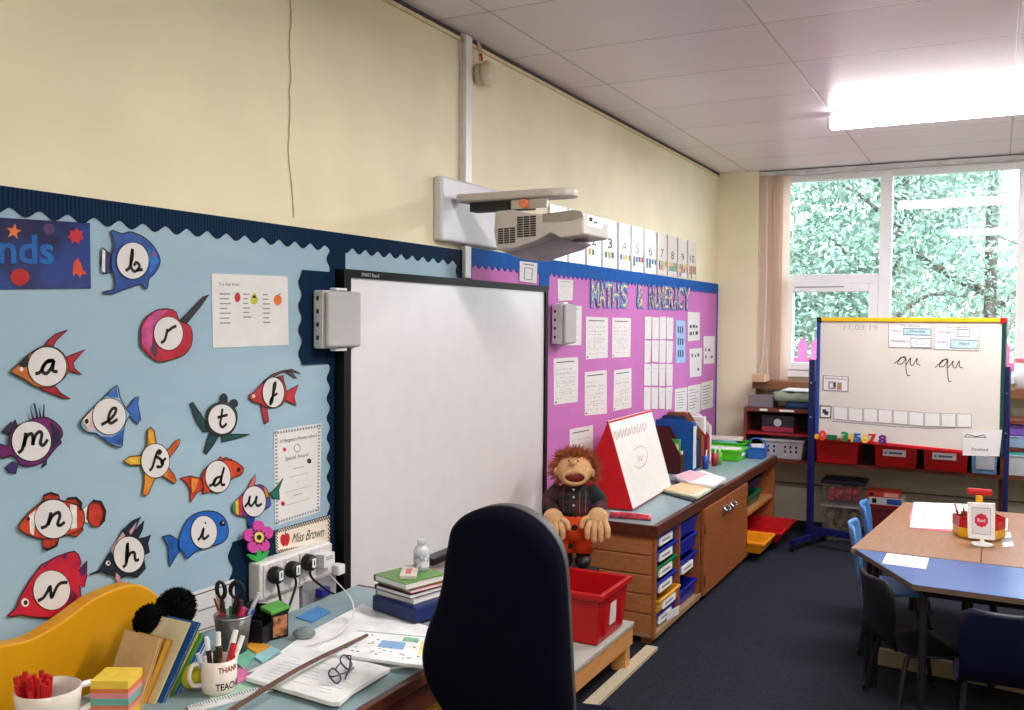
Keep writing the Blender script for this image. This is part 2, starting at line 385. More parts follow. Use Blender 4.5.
tree(-1.4,13.0,5.2,[(-1.2,13,3.6,1.5),(-2.2,13.3,2.6,1.5),(-.4,12.8,4.3,1.2),(-.9,13,1.9,1.1)],'ivy covered tree at the far left of the window view',GA,15000,.05)
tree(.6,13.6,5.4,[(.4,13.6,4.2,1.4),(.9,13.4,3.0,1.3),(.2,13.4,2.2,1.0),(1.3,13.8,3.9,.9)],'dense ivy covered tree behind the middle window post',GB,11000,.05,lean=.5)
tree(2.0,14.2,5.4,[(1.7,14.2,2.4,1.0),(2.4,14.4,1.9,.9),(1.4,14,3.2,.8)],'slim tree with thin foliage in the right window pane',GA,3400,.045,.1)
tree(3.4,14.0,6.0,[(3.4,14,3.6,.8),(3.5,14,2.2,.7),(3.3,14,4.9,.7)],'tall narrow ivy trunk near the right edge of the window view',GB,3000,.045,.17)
tree(-3.2,15,5,[(-3.2,15,3.3,1.7),(-4,15,2.4,1.6)],'bushy tree beyond the left end of the fence',GB,5000,.06)
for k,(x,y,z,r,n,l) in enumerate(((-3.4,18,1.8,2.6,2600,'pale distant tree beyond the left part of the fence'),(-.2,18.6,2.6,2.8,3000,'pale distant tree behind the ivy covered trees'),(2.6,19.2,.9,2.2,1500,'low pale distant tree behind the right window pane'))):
    tree(x,y,z+1,[(x,y,z,r),(x+.9,y,z-.9,r*.8)],l,('c',(150,192,172),(196,224,210)),n,.13)  # pale leaves added as a haze layer, softening the bright gaps between crowns
sh = thing('bare_shrub','shrub of bare arching stems outside behind the whiteboard on legs','shrub',(1.9,11.5,-.4))
for k in range(14):
    a = random.uniform(-.9,.9); L = random.uniform(1.6,2.7); x = 1.9+random.uniform(-.25,.25)
    G(solid((150,128,112),.8)).tube([(x,11.5,-.4),(x+a*.4,11.5,-.4+L*.6),(x+a*1.2,11.4,-.4+L)], [.018,.012,.005], n=5, sm=True).build('stem', sh)
# ================================================================== left display board
db = thing('display_board', 'pale blue paper display board with a navy scalloped border, covered in sea creatures', 'display board', (.01,2.4,.72))
SKYP = mat('pale_blue_backing_paper', (146,176,196), .75, c2=(160,187,204), stretch=(1,1,6), scale=1.6, thr=(.2,.8))
g = G(SKYP).box((.0003,.95,.60),(.008,3.54,1.93)); g.build('backing_paper', db)
def scal(y0, y1, z_top, z_mid, amp, pitch, n=8):     # strip whose lower edge is scalloped
    pts = [(y1,z_top),(y0,z_top)]; k = int((y1-y0)/pitch*n)
    for i in range(k+1):
        y = y0+(y1-y0)*i/k; pts.append((y, z_mid+amp*math.cos(2*math.pi*(y-y0)/pitch)))
    return pts
def strip(g, pts_a, d0, d1, mi=0):   # pts: top two then lower edge ; built as columns so it stays clean
    top = pts_a[0][1]; low = pts_a[2:]
    for a, b in zip(low, low[1:]):
        g.plpoly(W0, [(a[0],a[1]),(b[0],b[1]),(b[0],top),(a[0],top)], d0, d1, mi)
    return g
strip(G(NAVY), scal(.95,3.54,1.942,1.883,.010,.078), .008,.012).build('top_border', db)
def vstrip(g, y_out, y_mid, z0, z1, amp, pitch, d0, d1, mi=0):
    k = int((z1-z0)/pitch*8); P = []
    for i in range(k+1):
        z = z0+(z1-z0)*i/k; P.append((y_mid+amp*math.cos(2*math.pi*(z-z0)/pitch), z))
    for a, b in zip(P, P[1:]): g.plpoly(W0, [(a[0],a[1]),(y_out,a[1]),(y_out,b[1]),(b[0],b[1])], d0, d1, mi)
    return g
NAVY2 = mat('navy_border_card_plain', (5,34,62), .8, noise=.1, spec=.15)
vstrip(G(NAVY2), 2.70, 2.606, .62, 1.90, .009, .07, .0086,.0112).build('side_border', db)
vstrip(G(NAVY2), 3.535, 3.48, 1.82, 1.90, .006, .06, .0087,.0113).build('inner_border', db)
vstrip(G(NAVY2), 2.665, 2.455, 1.478, 1.80, .009, .08, .0125,.015).build('corner_card', db)
vstrip(G(NAVY2), 2.66, 2.13, .60, .94, .01, .085, .0089,.0116).build('corner_card', db)
# ------------------------------------------------------------------ sea creatures
DISC = solid((218,214,214), .6, noise=.015)
def conv(crop, p):
    ox, oy, s = crop; return (ox+p[0]/s, oy+p[1]/s)
C1, C2, C3, C5, C6 = (0,180,4.44), (0,320,4.44), (0,460,4.44), (150,260,4.44), (150,400,4.44)
def creature(name, label, cat, crop, body, col, parts, disc, strokes, col2=None, sm=3):
    bp = [W0.px(*conv(crop,p)) for p in body]
    cy = sum(p[0] for p in bp)/len(bp); cz = min(p[1] for p in bp)
    t = thing(name, label, cat, (.009,cy,cz), 'sea creature cutouts on the blue board')
    bm_ = mat(name+'_'+label[:14].replace(' ','_')+'_body', col, .4, c2=col2 or tuple(int(x*.8) for x in col), scale=22, thr=(.35,.65))
    P = closed([conv(crop,p) for p in body], sm) if sm > 1 else [conv(crop,p) for p in body]
    OUT = solid(tuple(int(x*.28) for x in col),.5)
    gb = G(bm_, OUT); gb.pxpoly(W0, P, .0125, .0145); gb.pxline(W0, P+[P[0]], .0035, .01455, 1, False); gb.build('body', t)
    for i, (pn, c, pts) in enumerate(parts):
        under = pn in ('fin','tail','flipper','head','arm') 
        d = (.0105,.0125) if under else (.0145,.0152)
        d = (d[0]+i*.0001, d[1]+i*.0001)
        if len(pts) == 4 and not isinstance(pts[0], tuple): P = [conv(crop,p) for p in ellpts(pts[0],pts[1],pts[2],pts[3],18)]
        else: P = [conv(crop,p) for p in pts]
        gp = G(mat('ink_%d_%d_%d'%tuple(c),c,.4,c2=tuple(int(x*.62) for x in c),scale=34,thr=(.4,.75)), solid(tuple(int(x*.25) for x in c),.5)); gp.pxpoly(W0, P, *d)
        if under: gp.pxline(W0, P+[P[0]], .003, d[1]+.0001, 1, False)
        gp.build(pn, t)
    dm = G(DISC, BLACK); E_ = [conv(crop,p) for p in ellpts(*disc[:4], 32)]
    dm.pxpoly(W0, [conv(crop,p) for p in ellpts(disc[0],disc[1],disc[2]+.7*crop[2],disc[3]+.7*crop[2],32)], .0155,.0163, 1); dm.pxpoly(W0, E_, .016,.0170, 0)
    dd = dm.build('letter_disc', t)
    g = G(BLACK)
    for s in strokes: g.pxline(W0, [conv(crop,p) for p in s], .0088, .0176)
    g.build('letter', dd)
    return t
creature('fish_cutout','dark blue angelfish cutout with the letter b, at the top of the blue board','fish',C1,
 [(495,225),(540,238),(575,230),(610,240),(650,262),(690,305),(712,360),(690,410),(662,440),(655,480),(640,478),(630,462),(600,470),(560,482),(520,498),(490,507),(455,498),(500,488),(512,470),(508,430),(495,380),(498,330),(507,280)],(18,52,128),
 [('tail',(24,44,100),[(455,300),(500,335),(508,370),(490,410),(460,418),(447,370)]),('stripe',(235,235,240),[(455,305),(468,316),(466,410),(452,405)]),('patch',(20,110,200),[(652,300),(690,320),(706,360),(680,400),(655,425),(668,370)]),('eye',(150,60,110),[682,332,10,10])],
 (590,358,70,80),[[(557,402),(574,390),(588,345),(588,305)],[(588,305),(580,370),(590,402),(608,402),(620,382),(606,366),(594,380)],[(606,400),(634,398)]],(30,80,160))
creature('ray_cutout','pink and red stingray cutout with a long dark tail and the letter r','ray',(0,0,1),
 [(141,345),(141,328),(147,317),(157,310),(168,309),(176,312),(179,320),(184,323),(190,326),(192.5,335),(191,346),(184,355),(173,359),(160,362),(152,358),(146,352)],(192,34,62),
 [('tail',(46,40,52),[(178,322),(186,315),(196,304),(203,297),(209,294.5),(201,306),(192,317),(184,327)]),('patch',(206,80,146),[(142,344),(142,329),(148,318),(157,311),(168,310),(160,318),(153,330),(152,344),(150,352)]),('patch',(80,50,80),[(150,350),(154,340),(158,352),(156,358)])],
 (168.5,333.4,14.3,16.5),[[(161,343),(164.7,340),(166.5,334),(167.4,328.8)],[(166,330),(168.5,330.5),(172,328),(176.5,325.8)]],(170,24,40),2)
creature('fish_cutout','striped red and yellow angelfish cutout with swept fins and the letter a','fish',C2,
 [(50,228),(90,190),(130,152),(190,118),(250,125),(292,165),(303,210),(290,250),(235,296),(190,300),(150,292),(120,270),(80,248)],(210,120,50),
 [('fin',(170,26,40),[(185,130),(215,90),(250,62),(300,44),(275,66),(248,92),(232,128)]),('fin',(176,30,46),[(135,275),(190,312),(240,332),(280,348),(312,350),(270,325),(238,285)]),('tail',(176,30,44),[(285,170),(330,150),(380,130),(345,165),(325,190),(330,215),(365,243),(325,232),(290,222)]),('head',(232,206,96),[(50,226),(92,198),(86,244),(70,240)]),('stripe',(40,30,34),[(84,196),(128,156),(128,204),(94,216)]),('eye',(236,230,220),[95,218,9,10])],
 (210,207,84,86),[[(157,240),(180,230),(192,205),(212,182),(240,180)],[(238,180),(205,190),(188,222),(205,238),(228,212),(240,182),(234,222),(256,230)]])
creature('fish_cutout','white and blue triggerfish cutout with the letter e','fish',C2,
 [(358,455),(380,425),(420,385),(470,335),(520,292),(532,340),(560,395),(578,420),(560,450),(548,490),(545,540),(535,565),(480,545),(430,505),(390,500),(365,480)],(150,186,214),
 [('tail',(58,108,190),[(560,395),(600,345),(615,340),(612,375),(625,440),(610,465),(575,425)]),('patch',(52,104,186),[(470,338),(518,298),(526,345),(490,342)]),('patch',(48,98,180),[(440,515),(500,520),(555,480),(540,558),(490,545)]),('patch',(222,190,196),[(372,440),(412,395),(422,490),(392,496)]),('eye',(232,220,180),[385,450,16,18]),('pupil',(20,20,20),[385,450,9,11])],
 (485,428,73,80),[[(450,465),(480,448),(508,420),(515,394),(497,396),(482,430),(490,458),(522,440)]])
creature('fish_cutout','purple lionfish cutout with tall spines and the letter m','fish',C2,
 [(40,520),(60,480),(100,460),(150,440),(200,432),(240,450),(270,480),(278,510),(266,530),(272,545),(250,565),(230,590),(205,620),(170,640),(120,650),(90,640),(70,610),(45,602),(5,612),(-6,552),(35,562)],(120,30,104),
 [('fin',(58,34,74),[(8,497),(40,465),(50,452),(56,462),(68,442),(75,465),(60,490),(40,510)]),('fin',(62,44,108),[(25,655),(55,630),(80,640),(70,682),(40,676)]),('fin',(58,40,80),[(200,600),(208,602),(206,642),(182,658),(198,635)]),
  ('spine',(48,34,60),[(143,445),(133,385),(150,440)]),('spine',(48,34,60),[(163,440),(148,368),(156,370),(172,436)]),('spine',(48,34,60),[(176,438),(172,388),(186,434)]),('spine',(48,34,60),[(188,436),(194,370),(198,380),(198,434)]),('patch',(46,26,62),[(225,452),(262,485),(272,512),(262,540),(238,565),(222,545),(235,500)])],
 (140,538,86,87),[[(80,590),(98,575),(110,530),(115,500)],[(106,562),(118,520),(138,505),(146,520),(146,556)],[(146,556),(156,515),(175,496),(186,508),(180,545),(193,556),(212,530)]],(84,26,92))
creature('starfish_cutout','yellow and orange starfish cutout with the letter s','starfish',C2,
 [(652,560),(655,490),(668,476),(685,492),(697,560),(745,578),(782,535),(801,530),(794,556),(750,615),(748,655),(775,692),(783,715),(775,727),(742,705),(715,688),(690,700),(672,740),(660,772),(645,783),(633,770),(642,715),(640,680),(630,645),(575,645),(550,626),(575,606),(628,602)],(224,150,40),
 [('patch',(208,80,36),[(735,600),(780,542),(795,536),(788,555),(748,610)]),('patch',(206,82,36),[(748,660),(772,692),(778,715),(745,690)]),('patch',(236,196,70),[(560,626),(580,612),(620,610),(620,638),(578,640)]),('patch',(232,176,50),[(660,550),(662,500),(672,490),(680,505),(688,548)])],
 (690,625,62,75),[[(663,668),(676,655),(690,610),(700,585),(708,580),(714,588),(702,596)],[(690,604),(712,618),(724,636),(712,652),(694,650)],[(712,636),(730,620),(736,612)]],(204,112,36),1)
creature('turtle_cutout','dark green sea turtle cutout with long flippers and the letter t','turtle',C6,
 [(250,85),(255,50),(275,25),(300,12),(325,8),(352,16),(378,40),(388,75),(380,115),(360,145),(330,158),(295,156),(265,140),(252,112)],(60,72,76),
 [('flipper',(22,66,66),[(178,15),(190,10),(225,60),(250,105),(268,140),(238,142),(205,95)]),('flipper',(20,62,68),[(265,145),(312,150),(282,200),(250,242),(240,230),(252,185)]),('flipper',(26,86,76),[(318,150),(370,152),(442,153),(395,168),(320,186)]),('head',(26,40,46),[328,-4,16,24]),('flipper',(30,46,52),[372,16,18,18])],
 (320,85,60,65),[[(322,38),(316,80),(312,108),(324,120),(341,104)],[(300,78),(345,66)]],(40,52,56))
creature('fish_cutout','red fish cutout with thin trailing fins and the letter f','fish',C5,
 [(440,605),(470,580),(500,548),(540,522),(580,528),(602,560),(602,620),(572,650),(520,655),(490,638),(460,630)],(186,52,52),
 [('fin',(120,60,70),[(480,572),(505,538),(545,506),(585,492),(630,485),(672,505),(630,492),(585,500),(545,520),(510,552)]),('fin',(120,70,80),[(598,494),(630,500),(652,525),(640,522),(622,508)]),('fin',(176,32,44),[(556,522),(592,513),(598,552)]),('tail',(190,40,50),[(594,590),(630,570),(660,553),(640,605),(650,647),(615,630),(596,620)]),('fin',(180,36,46),[(492,640),(520,662),(526,705),(528,715),(512,727),(506,712)]),('eye',(240,220,190),[460,605,7,8])],
 (548,588,47,66),[[(532,632),(545,605),(556,565),(558,545),(550,552),(546,590),(544,625),(534,640),(540,612),(566,592)]],(160,36,44))
creature('fish_cutout','orange red goldfish cutout facing right with the letter d','fish',C6,
 [(240,312),(290,275),(330,266),(370,270),(400,288),(416,306),(405,332),(370,346),(335,375),(312,412),(272,406),(235,415),(240,390),(232,350)],(214,76,34),
 [('tail',(196,60,40),[(135,347),(180,337),(225,348),(245,365),(235,395),(210,412),(180,456),(178,400),(160,366)]),('fin',(220,90,40),[(300,275),(312,250),(325,262),(340,254),(350,262),(362,262),(368,276)]),('eye',(20,16,14),[394,310,8,10]),('patch',(228,140,60),[(185,345),(215,352),(200,400),(188,420),(184,380)])],
 (302,340,55,70),[[(262,382),(282,372),(294,348)],[(316,340),(296,346),(282,366),(290,380),(308,366),(320,335),(330,298),(318,345),(318,374),(334,376)]],(186,46,30))
creature('fish_cutout','small rainbow striped fish cutout with a green tail and the letter u','fish',C6,
 [(370,462),(400,430),(430,402),(452,386),(490,376),(520,398),(532,440),(535,470),(502,490),(470,515),(430,518),(400,515),(380,505),(366,490)],(120,60,150),
 [('tail',(24,110,90),[(530,415),(550,400),(592,347),(572,400),(576,442),(548,436)]),('fin',(214,110,110),[(428,404),(450,355),(469,330),(466,375),(456,392)]),('fin',(24,70,150),[(428,515),(466,515),(460,562),(434,565)]),('stripe',(70,150,70),[(366,464),(378,452),(380,505),(368,490)]),('stripe',(232,196,60),[(380,450),(392,438),(394,512),(382,505)]),('stripe',(206,50,60),[(394,436),(408,424),(408,515),(396,512)]),('stripe',(222,130,50),[(505,385),(522,402),(528,430),(516,430)]),('stripe',(60,90,180),[(516,440),(530,445),(532,468),(512,480)])],
 (463,450,51,67),[[(420,475),(436,455),(444,428),(440,458),(450,470),(466,450),(474,428),(470,458),(480,470),(497,460)]])
creature('fish_cutout','plain bright blue whale shaped fish cutout with the letter i','fish',C6,
 [(138,590),(165,535),(200,506),(250,493),(300,500),(335,530),(348,570),(345,605),(325,630),(290,645),(240,658),(200,675),(165,705),(152,682),(128,650)],(28,88,178),
 [('tail',(30,90,170),[(55,606),(90,598),(130,625),(140,660),(112,700),(88,742),(84,720),(80,650)]),('eye',(14,16,30),[322,548,13,13]),('pupil',(200,210,230),[325,545,4,4])],
 (240,587,57,72),[[(212,622),(226,605),(238,570),(234,605),(242,616),(262,600)],[(244,548),(248,544)]],(36,104,196))
creature('fish_cutout','orange and white clownfish cutout with the letter n','fish',C3,
 [(85,295),(110,255),(150,215),(195,182),(250,175),(300,188),(345,200),(368,225),(374,250),(372,285),(350,312),(300,332),(250,345),(190,350),(130,335),(95,315)],(206,72,40),
 [('fin',(190,58,34),[(192,185),(195,155),(225,143),(260,155),(270,182)]),('fin',(190,58,34),[(288,190),(300,168),(340,165),(364,190),(360,226),(320,208)]),('fin',(190,58,34),[(188,340),(264,340),(255,380),(210,402),(190,385)]),('fin',(190,58,34),[(285,330),(340,342),(370,310),(362,285),(320,300)]),('tail',(236,230,222),[(360,222),(392,200),(392,280),(364,270)]),('tail',(198,56,38),[(390,210),(415,178),(450,183),(470,225),(465,270),(440,296),(410,296),(385,260)]),('stripe',(238,234,228),[(312,195),(340,203),(342,300),(312,310)]),('stripe',(238,234,228),[(130,244),(160,222),(150,335),(134,326)]),('eye',(40,24,20),[126,262,8,8]),('edge',(24,20,24),[(195,156),(225,143),(260,155),(255,160),(225,150),(200,162)]),('edge',(24,20,24),[(300,169),(340,165),(364,190),(360,226),(354,222),(354,194),(338,174),(304,176)]),('edge',(24,20,24),[(262,350),(255,380),(210,402),(190,386),(212,392),(248,374)]),('edge',(24,20,24),[(415,178),(450,183),(470,225),(465,270),(440,296),(446,286),(458,262),(462,226),(444,190),(412,186)])],
 (237,262,82,85),[[(182,302),(208,290),(222,250),(226,232)],[(213,290),(232,250),(258,233),(266,250),(256,283),(268,290),(288,275)]],(190,58,34))
creature('fish_cutout','black and white moorish idol fish cutout with a long snout and the letter h','fish',C3,
 [(398,508),(440,490),(470,440),(510,380),(545,312),(590,270),(626,252),(602,300),(582,338),(612,300),(640,270),(632,310),(614,348),(642,345),(670,333),(656,370),(664,410),(636,424),(646,482),(612,520),(560,512),(530,530),(500,512),(478,508),(450,494)],(26,34,54),
 [('stripe',(204,150,160),[(545,320),(556,336),(502,420),(492,402)]),('stripe',(204,150,160),[(516,500),(532,515),(545,545),(530,556),(513,525)]),('eye',(236,236,236),[480,458,10,11]),('pupil',(20,20,20),[482,458,5,6]),('stripe',(210,160,170),[(574,318),(606,276),(600,300),(580,335)])],
 (573,420,67,79),[[(545,475),(560,462),(568,415),(566,370),(562,410),(560,455)],[(560,448),(578,415),(596,412),(600,438),(606,446),(618,440)]],None,1)
creature('fish_cutout','large red fish cutout with a pointed snout and the letter v','fish',C3,
 [(35,690),(70,660),(95,600),(130,540),(185,465),(215,450),(250,430),(300,412),(330,405),(348,420),(360,455),(350,490),(386,448),(384,520),(374,565),(354,558),(360,602),(340,640),(300,665),(235,688),(302,678),(282,700),(200,700),(150,698),(90,688),(45,697)],(204,34,46),
 [('patch',(84,36,96),[(188,472),(216,455),(204,476)]),('patch',(84,36,96),[(270,432),(300,414),(294,442)]),('patch',(84,36,96),[(352,490),(386,452),(380,502),(362,520)]),('eye',(238,236,230),[112,633,17,19]),('pupil',(16,14,16),[114,633,9,11]),('patch',(120,24,60),[(300,560),(345,600),(330,640),(300,655),(310,620)])],
 (230,578,81,87),[[(168,625),(192,612),(210,585),(222,562),(226,590),(230,610),(240,590),(255,560),(272,546),(300,543)]],(180,24,60),1)
# ------------------------------------------------------------------ posters and papers on the blue board
po = thing('sounds_poster', 'glossy dark blue underwater poster with red sea animals in the top left corner', 'poster', (.01,1.3,1.6))
pq = [(-62,214),(90,222.8),(91,288.5),(-62,290)]; f = quadmap(pq)
G(mat('deep_sea_poster',(8,26,82),.12,c2=(16,58,140),scale=9,coat=1)).pxpoly(W0, pq, .009,.0115).build('sheet', po)
G(mat('poster_letters',(20,100,180),.2,noise=.1,coat=.5)).qtext(W0, f, 'nds', .40,.76,.36,.78,.0125,0,.02).build('lettering', po)
def blob(n, c, cx, cy, pts): G(solid(c,.35)).pxpoly(W0, pts, .0117,.0124).build(n, po)
def star(cx, cy, r, ri, n, rot=0): return [(cx+(r if i%2==0 else ri)*math.cos(rot+math.pi*i/n), cy+(r if i%2==0 else ri)*math.sin(rot+math.pi*i/n)) for i in range(2*n)]
blob('starfish', (226,110,40), 0,0, star(14,231.5,8,3.4,5,-1.4))
blob('shell', (70,26,96), 0,0, ellpts(49,229,6,5.5,14))
blob('crab', (190,26,40), 0,0, star(76,236,8.5,5.6,7,.3))
blob('octopus', (216,74,36), 0,0, [(74,262),(78,258),(81,264),(83,270),(87,274),(82,274),(80,278),(77,273),(73,276),(73,270)])
blob('ladybird', (180,20,28), 0,0, ellpts(20,277,9.5,8.5,16))
def pap(name, label, cat, pl, q, d0=.009, lines=(), th=.0012, base=PAPER, group=None, border=None, extra=None, mats=(), curl=0):
    f = quadmap(q); g = G(base, INK, GREYINK, *mats); g.pxpoly(pl, list(q), d0, d0+th, 0); d = d0+th
    if border is not None:
        t_ = border; 
        for a in ((0,1,0,t_),(0,1,1-t_,1),(0,t_,0,1),(1-t_,1,0,1)): g.qrect(pl, f, *a, d, d+.0003, 1)
    for (u0,u1,v0,v1,mi) in lines: g.qrect(pl, f, u0,u1,v0,v1, d, d+.0004, mi)
    if extra: extra(g, f, d+.0005)
    o = g.build(name); tag(o, label, cat, group); return o
def rows(u0,u1,v0,v1,n,mi=2,h=.35,seed=0):
    R = random.Random(seed*31+7); out = []; dv = (v1-v0)/n
    for i in range(n):
        a = v1-dv*(i+.5); out.append((u0, u0+(u1-u0)*R.uniform(.55,1), a-dv*h/2, a+dv*h/2, mi))
    return out
RED = solid((190,30,40),.5); GRN = solid((70,130,60),.5); YEL = solid((196,190,60),.5); ORG = solid((220,110,40),.5)
def fruit(g, f, d):
    def el(cx,cy,rx,ry,mi): g.pxpoly(W0, ellpts(cx,cy,rx,ry,16), d-.0003, d, mi)
    el(237.5,297.5,2.9,4.8,3); el(254.2,300,3.8,4.6,5); el(254.2,295.5,2,3,5); el(277.8,300,4,5.3,6)
    g.pxpoly(W0, [(236,292.5),(239.5,292.5),(238,294)], d-.0003, d, 4); g.pxpoly(W0, [(278,294.5),(281.5,292.8),(280,294.8)], d-.0003, d, 1)
    g.qtext(W0, f, '5 a day fruit', .10,.36,.83,.88,d,1)
o = pap('fruit_chart','white landscape sheet with three word columns beside small pictures of fruit','paper',W0,[(211.5,273.3),(287.5,276.3),(288.8,345),(213,348)],
 lines=rows(.10,.27,.30,.76,7,2,.28,1)+rows(.41,.52,.38,.76,6,2,.28,2)+rows(.67,.77,.30,.76,7,2,.28,3), mats=(RED,GRN,YEL,ORG), extra=fruit)
def award(g, f, d):
    g.qtext(W0, f, "St Margaret's Primary School", .13,.90,.845,.895,d,1)
    g.qtext(W0, f, 'Special Award', .24,.72,.645,.70,d,1)
    g.pxpoly(W0, ellpts(*f(.49,.77),3.4,4.3,16), d-.0004, d, 2); g.pxpoly(W0, ellpts(*f(.49,.77),2.6,3.4,16), d-.0003, d+.0002, 0)
    for (u,v,r,mi) in ((.22,.78,1.7,3),(.75,.60,2.2,1),(.18,.21,2,3)): g.pxpoly(W0, ellpts(*f(u,v),r,r*1.2,12), d-.0003, d, mi)
    for i in range(17):
        t = (i+.5)/17
        for (u,v) in ((t,.03),(t,.97)): g.qrect(W0,f,u-.017,u+.017,v-.014,v+.014,d-.0004,d,2)
    for i in range(26):
        t = (i+.5)/26
        for (u,v) in ((.045,t),(.955,t)): g.qrect(W0,f,u-.025,u+.025,v-.009,v+.009,d-.0004,d,2)
pap('award_certificate','tall white special award certificate with a grey patterned edge beside the navy border','certificate',W0,[(274,430.5),(321.5,423.2),(320,511.5),(275,526)],d0=.0088,
 lines=[(.40,.64,.55,.557,2),(.32,.72,.47,.474,2),(.46,.54,.40,.405,2),(.2,.8,.32,.324,2),(.42,.6,.26,.268,2),(.25,.75,.18,.184,2)], mats=(RED,), extra=award)
ns = thing('name_sign', 'cream name sign with a red apple and black dashed edge, above the sockets', 'sign', (.013,2.4,.9))
nq = [(275.5,531),(330,515.5),(330,544),(276.5,553)]; f = quadmap(nq)
g = G(solid((236,220,204),.6,noise=.02), BLACK); g.pxpoly(W0, nq, .013,.0155)
for i in range(24):
    t = i/24
    for v in (.03,.09):
        for vv in (v, 1-v): g.qrect(W0,f,t+(.02 if v > .05 else 0),t+.024+(.02 if v > .05 else 0),vv-.03,vv+.03,.0155,.0159,1)
for i in range(7):
    t = i/7
    for u in (.008,.03): 
        for uu in (u,1-u): g.qrect(W0,f,uu-.009,uu+.009,t+(.07 if u > .02 else 0),t+.07+(.07 if u > .02 else 0),.0155,.0159,1)
g.build('board', ns)
ap = closed([f(.17+dx,.50+dy) for dx,dy in ((0,.22),(-.05,.27),(-.085,.12),(-.075,-.12),(-.035,-.27),(0,-.23),(.035,-.27),(.075,-.12),(.085,.12),(.05,.27))],3)
g = G(RED, solid((60,110,50))).pxpoly(W0, ap, .0156,.0162); g.pxpoly(W0, [f(.165,.74),(f(.18,.74)),f(.195,.9),f(.182,.9)], .0156,.0162,1); g.build('apple_picture', ns)
G(BLACK).qtext(W0, f, 'Miss Brown', .29,.87,.30,.68,.0163,0,0,.12).build('lettering', ns)
fl = thing('flower_cutout', 'pink foam flower with a yellow centre and green leaves, standing on the socket trunking', 'flower', (.03,2.16,.87))
PX = lambda p: (240+p[0]/7.1, 500+p[1]/7.1)
flp = wallpl(.03); PK = solid((206,66,160),.6,noise=.05)
for (x,y) in ((135,190),(198,232),(173,322),(97,332),(68,252)): G(PK).pxpoly(flp, [PX(p) for p in ellpts(x,y,39,44,20)], 0,.006).build('petal', fl)
G(solid((90,20,40))).pxpoly(flp, [PX(p) for p in star(137,265,60,38,10)], .006,.007).build('ring', fl)
g = G(solid((228,206,120)), BLACK); g.pxpoly(flp, [PX(p) for p in ellpts(137,265,34,38,20)], .007,.009); g.pxpoly(flp, [PX(p) for p in ellpts(137,265,16,18,16)], .009,.010,1); g.build('centre', fl)
LG = solid((40,160,70),.6)
G(LG).pxpoly(flp, [PX(p) for p in ((120,345),(152,345),(158,440),(115,440))], -.002,.004).build('stem', fl)
for P in (((125,435),(85,425),(55,395),(65,385),(105,392),(130,415)),((145,435),(190,405),(210,360),(195,362),(160,380),(146,410))): G(LG).pxpoly(flp, [PX(p) for p in P], .000,.005).build('leaf', fl)
bs = pap('notice_card','white card with a thin black outline on the wall behind the scissors','paper',W0,[(188,594),(234,579),(236,622),(190,636)],d0=.0125, lines=[(.05,.95,.90,.925,1),(.05,.95,.05,.07,1),(.93,.95,.05,.925,1),(.05,.07,.05,.925,1),(.2,.8,.5,.54,2)])
bs_f = quadmap([(188,594),(234,579),(236,622),(190,636)])
# ------------------------------------------------------------------ interactive whiteboard
ib = thing('interactive_whiteboard', 'large interactive whiteboard in a black frame mounted on the wall behind the desk', 'whiteboard', (.03,3.46,.64))
y0,y1,z0,z1 = 2.635,4.315,.50,1.812; t=.042
FB = mat('black_board_frame',(9,9,11),.55,spec=.2)
G(mat('whiteboard_surface',(218,214,218),.28,noise=.01,spec=.5)).box((.0155,y0+.02,z0+.02),(.046,y1-.02,z1-.02)).build('writing_surface', ib)
g = G(FB)
for a in ((y0,y1,z1-t*.7,z1),(y0,y1,z0,z0+t),(y0,y0+t*.95,z0+t,z1-t*.7),(y1-t*.7,y1,z0+t,z1-t*.7)): g.box((.0155,a[0],a[2]),(.056,a[1],a[3]))
g.build('frame', ib, bevel=.004)
fwl = wallpl(.0565)
G(solid((200,200,204))).text(fwl, 'SMART Board', y0+.10, z1-.022, .013, .0004).build('maker_mark', ib)
G(solid((20,20,24),.4)).box((.0565,3.14,.645),(.11,3.95,.675)).build('pen_tray', ib, bevel=.004)
def speaker(label, yc, z0, z1, w, fx, yw, ang):
    t = thing('wall_speaker', label, 'speaker', (.02,yc,z0), 'wall speakers')
    z0 = z0; k_ = (fx-.02)/.18
    G(solid((214,214,216),.35)).box((.02,yc-w*.5,z0),(fx-.02,yc+w*.5,z1)).build('cabinet', t, bevel=.006)
    G(mat('speaker_grille',(176,174,176),.5,noise=.12,scale=300)).box((fx-.0195,yc-w*.49,z0+.003),(fx,yc+w*.49,z1-.003)).build('grille', t, bevel=.012, seg=3)
    G(PLAST).box((.04,yc-.03,z1),(.07,yc+.03,z1+.010)).build('bracket', t, bevel=.003); G(PLAST).box((.04,yc-.03,z0-.010),(.07,yc+.03,z0)).build('bracket', t, bevel=.003)
    g = G(BLACK)
    for k in range(4): g.box((.035,yc-w*.5-.001,z0+.03+k*.045),(.045,yc-w*.5+.001,z0+.045+k*.045))
    g.build('side_slots', t); return t
speaker('white wall speaker on the left of the interactive whiteboard', 2.605, 1.533, 1.733, .19, .085, 0, 0)
speaker('grey wall speaker on the right of the interactive whiteboard', 4.505, 1.513, 1.725, .15, .10, 0, 0)
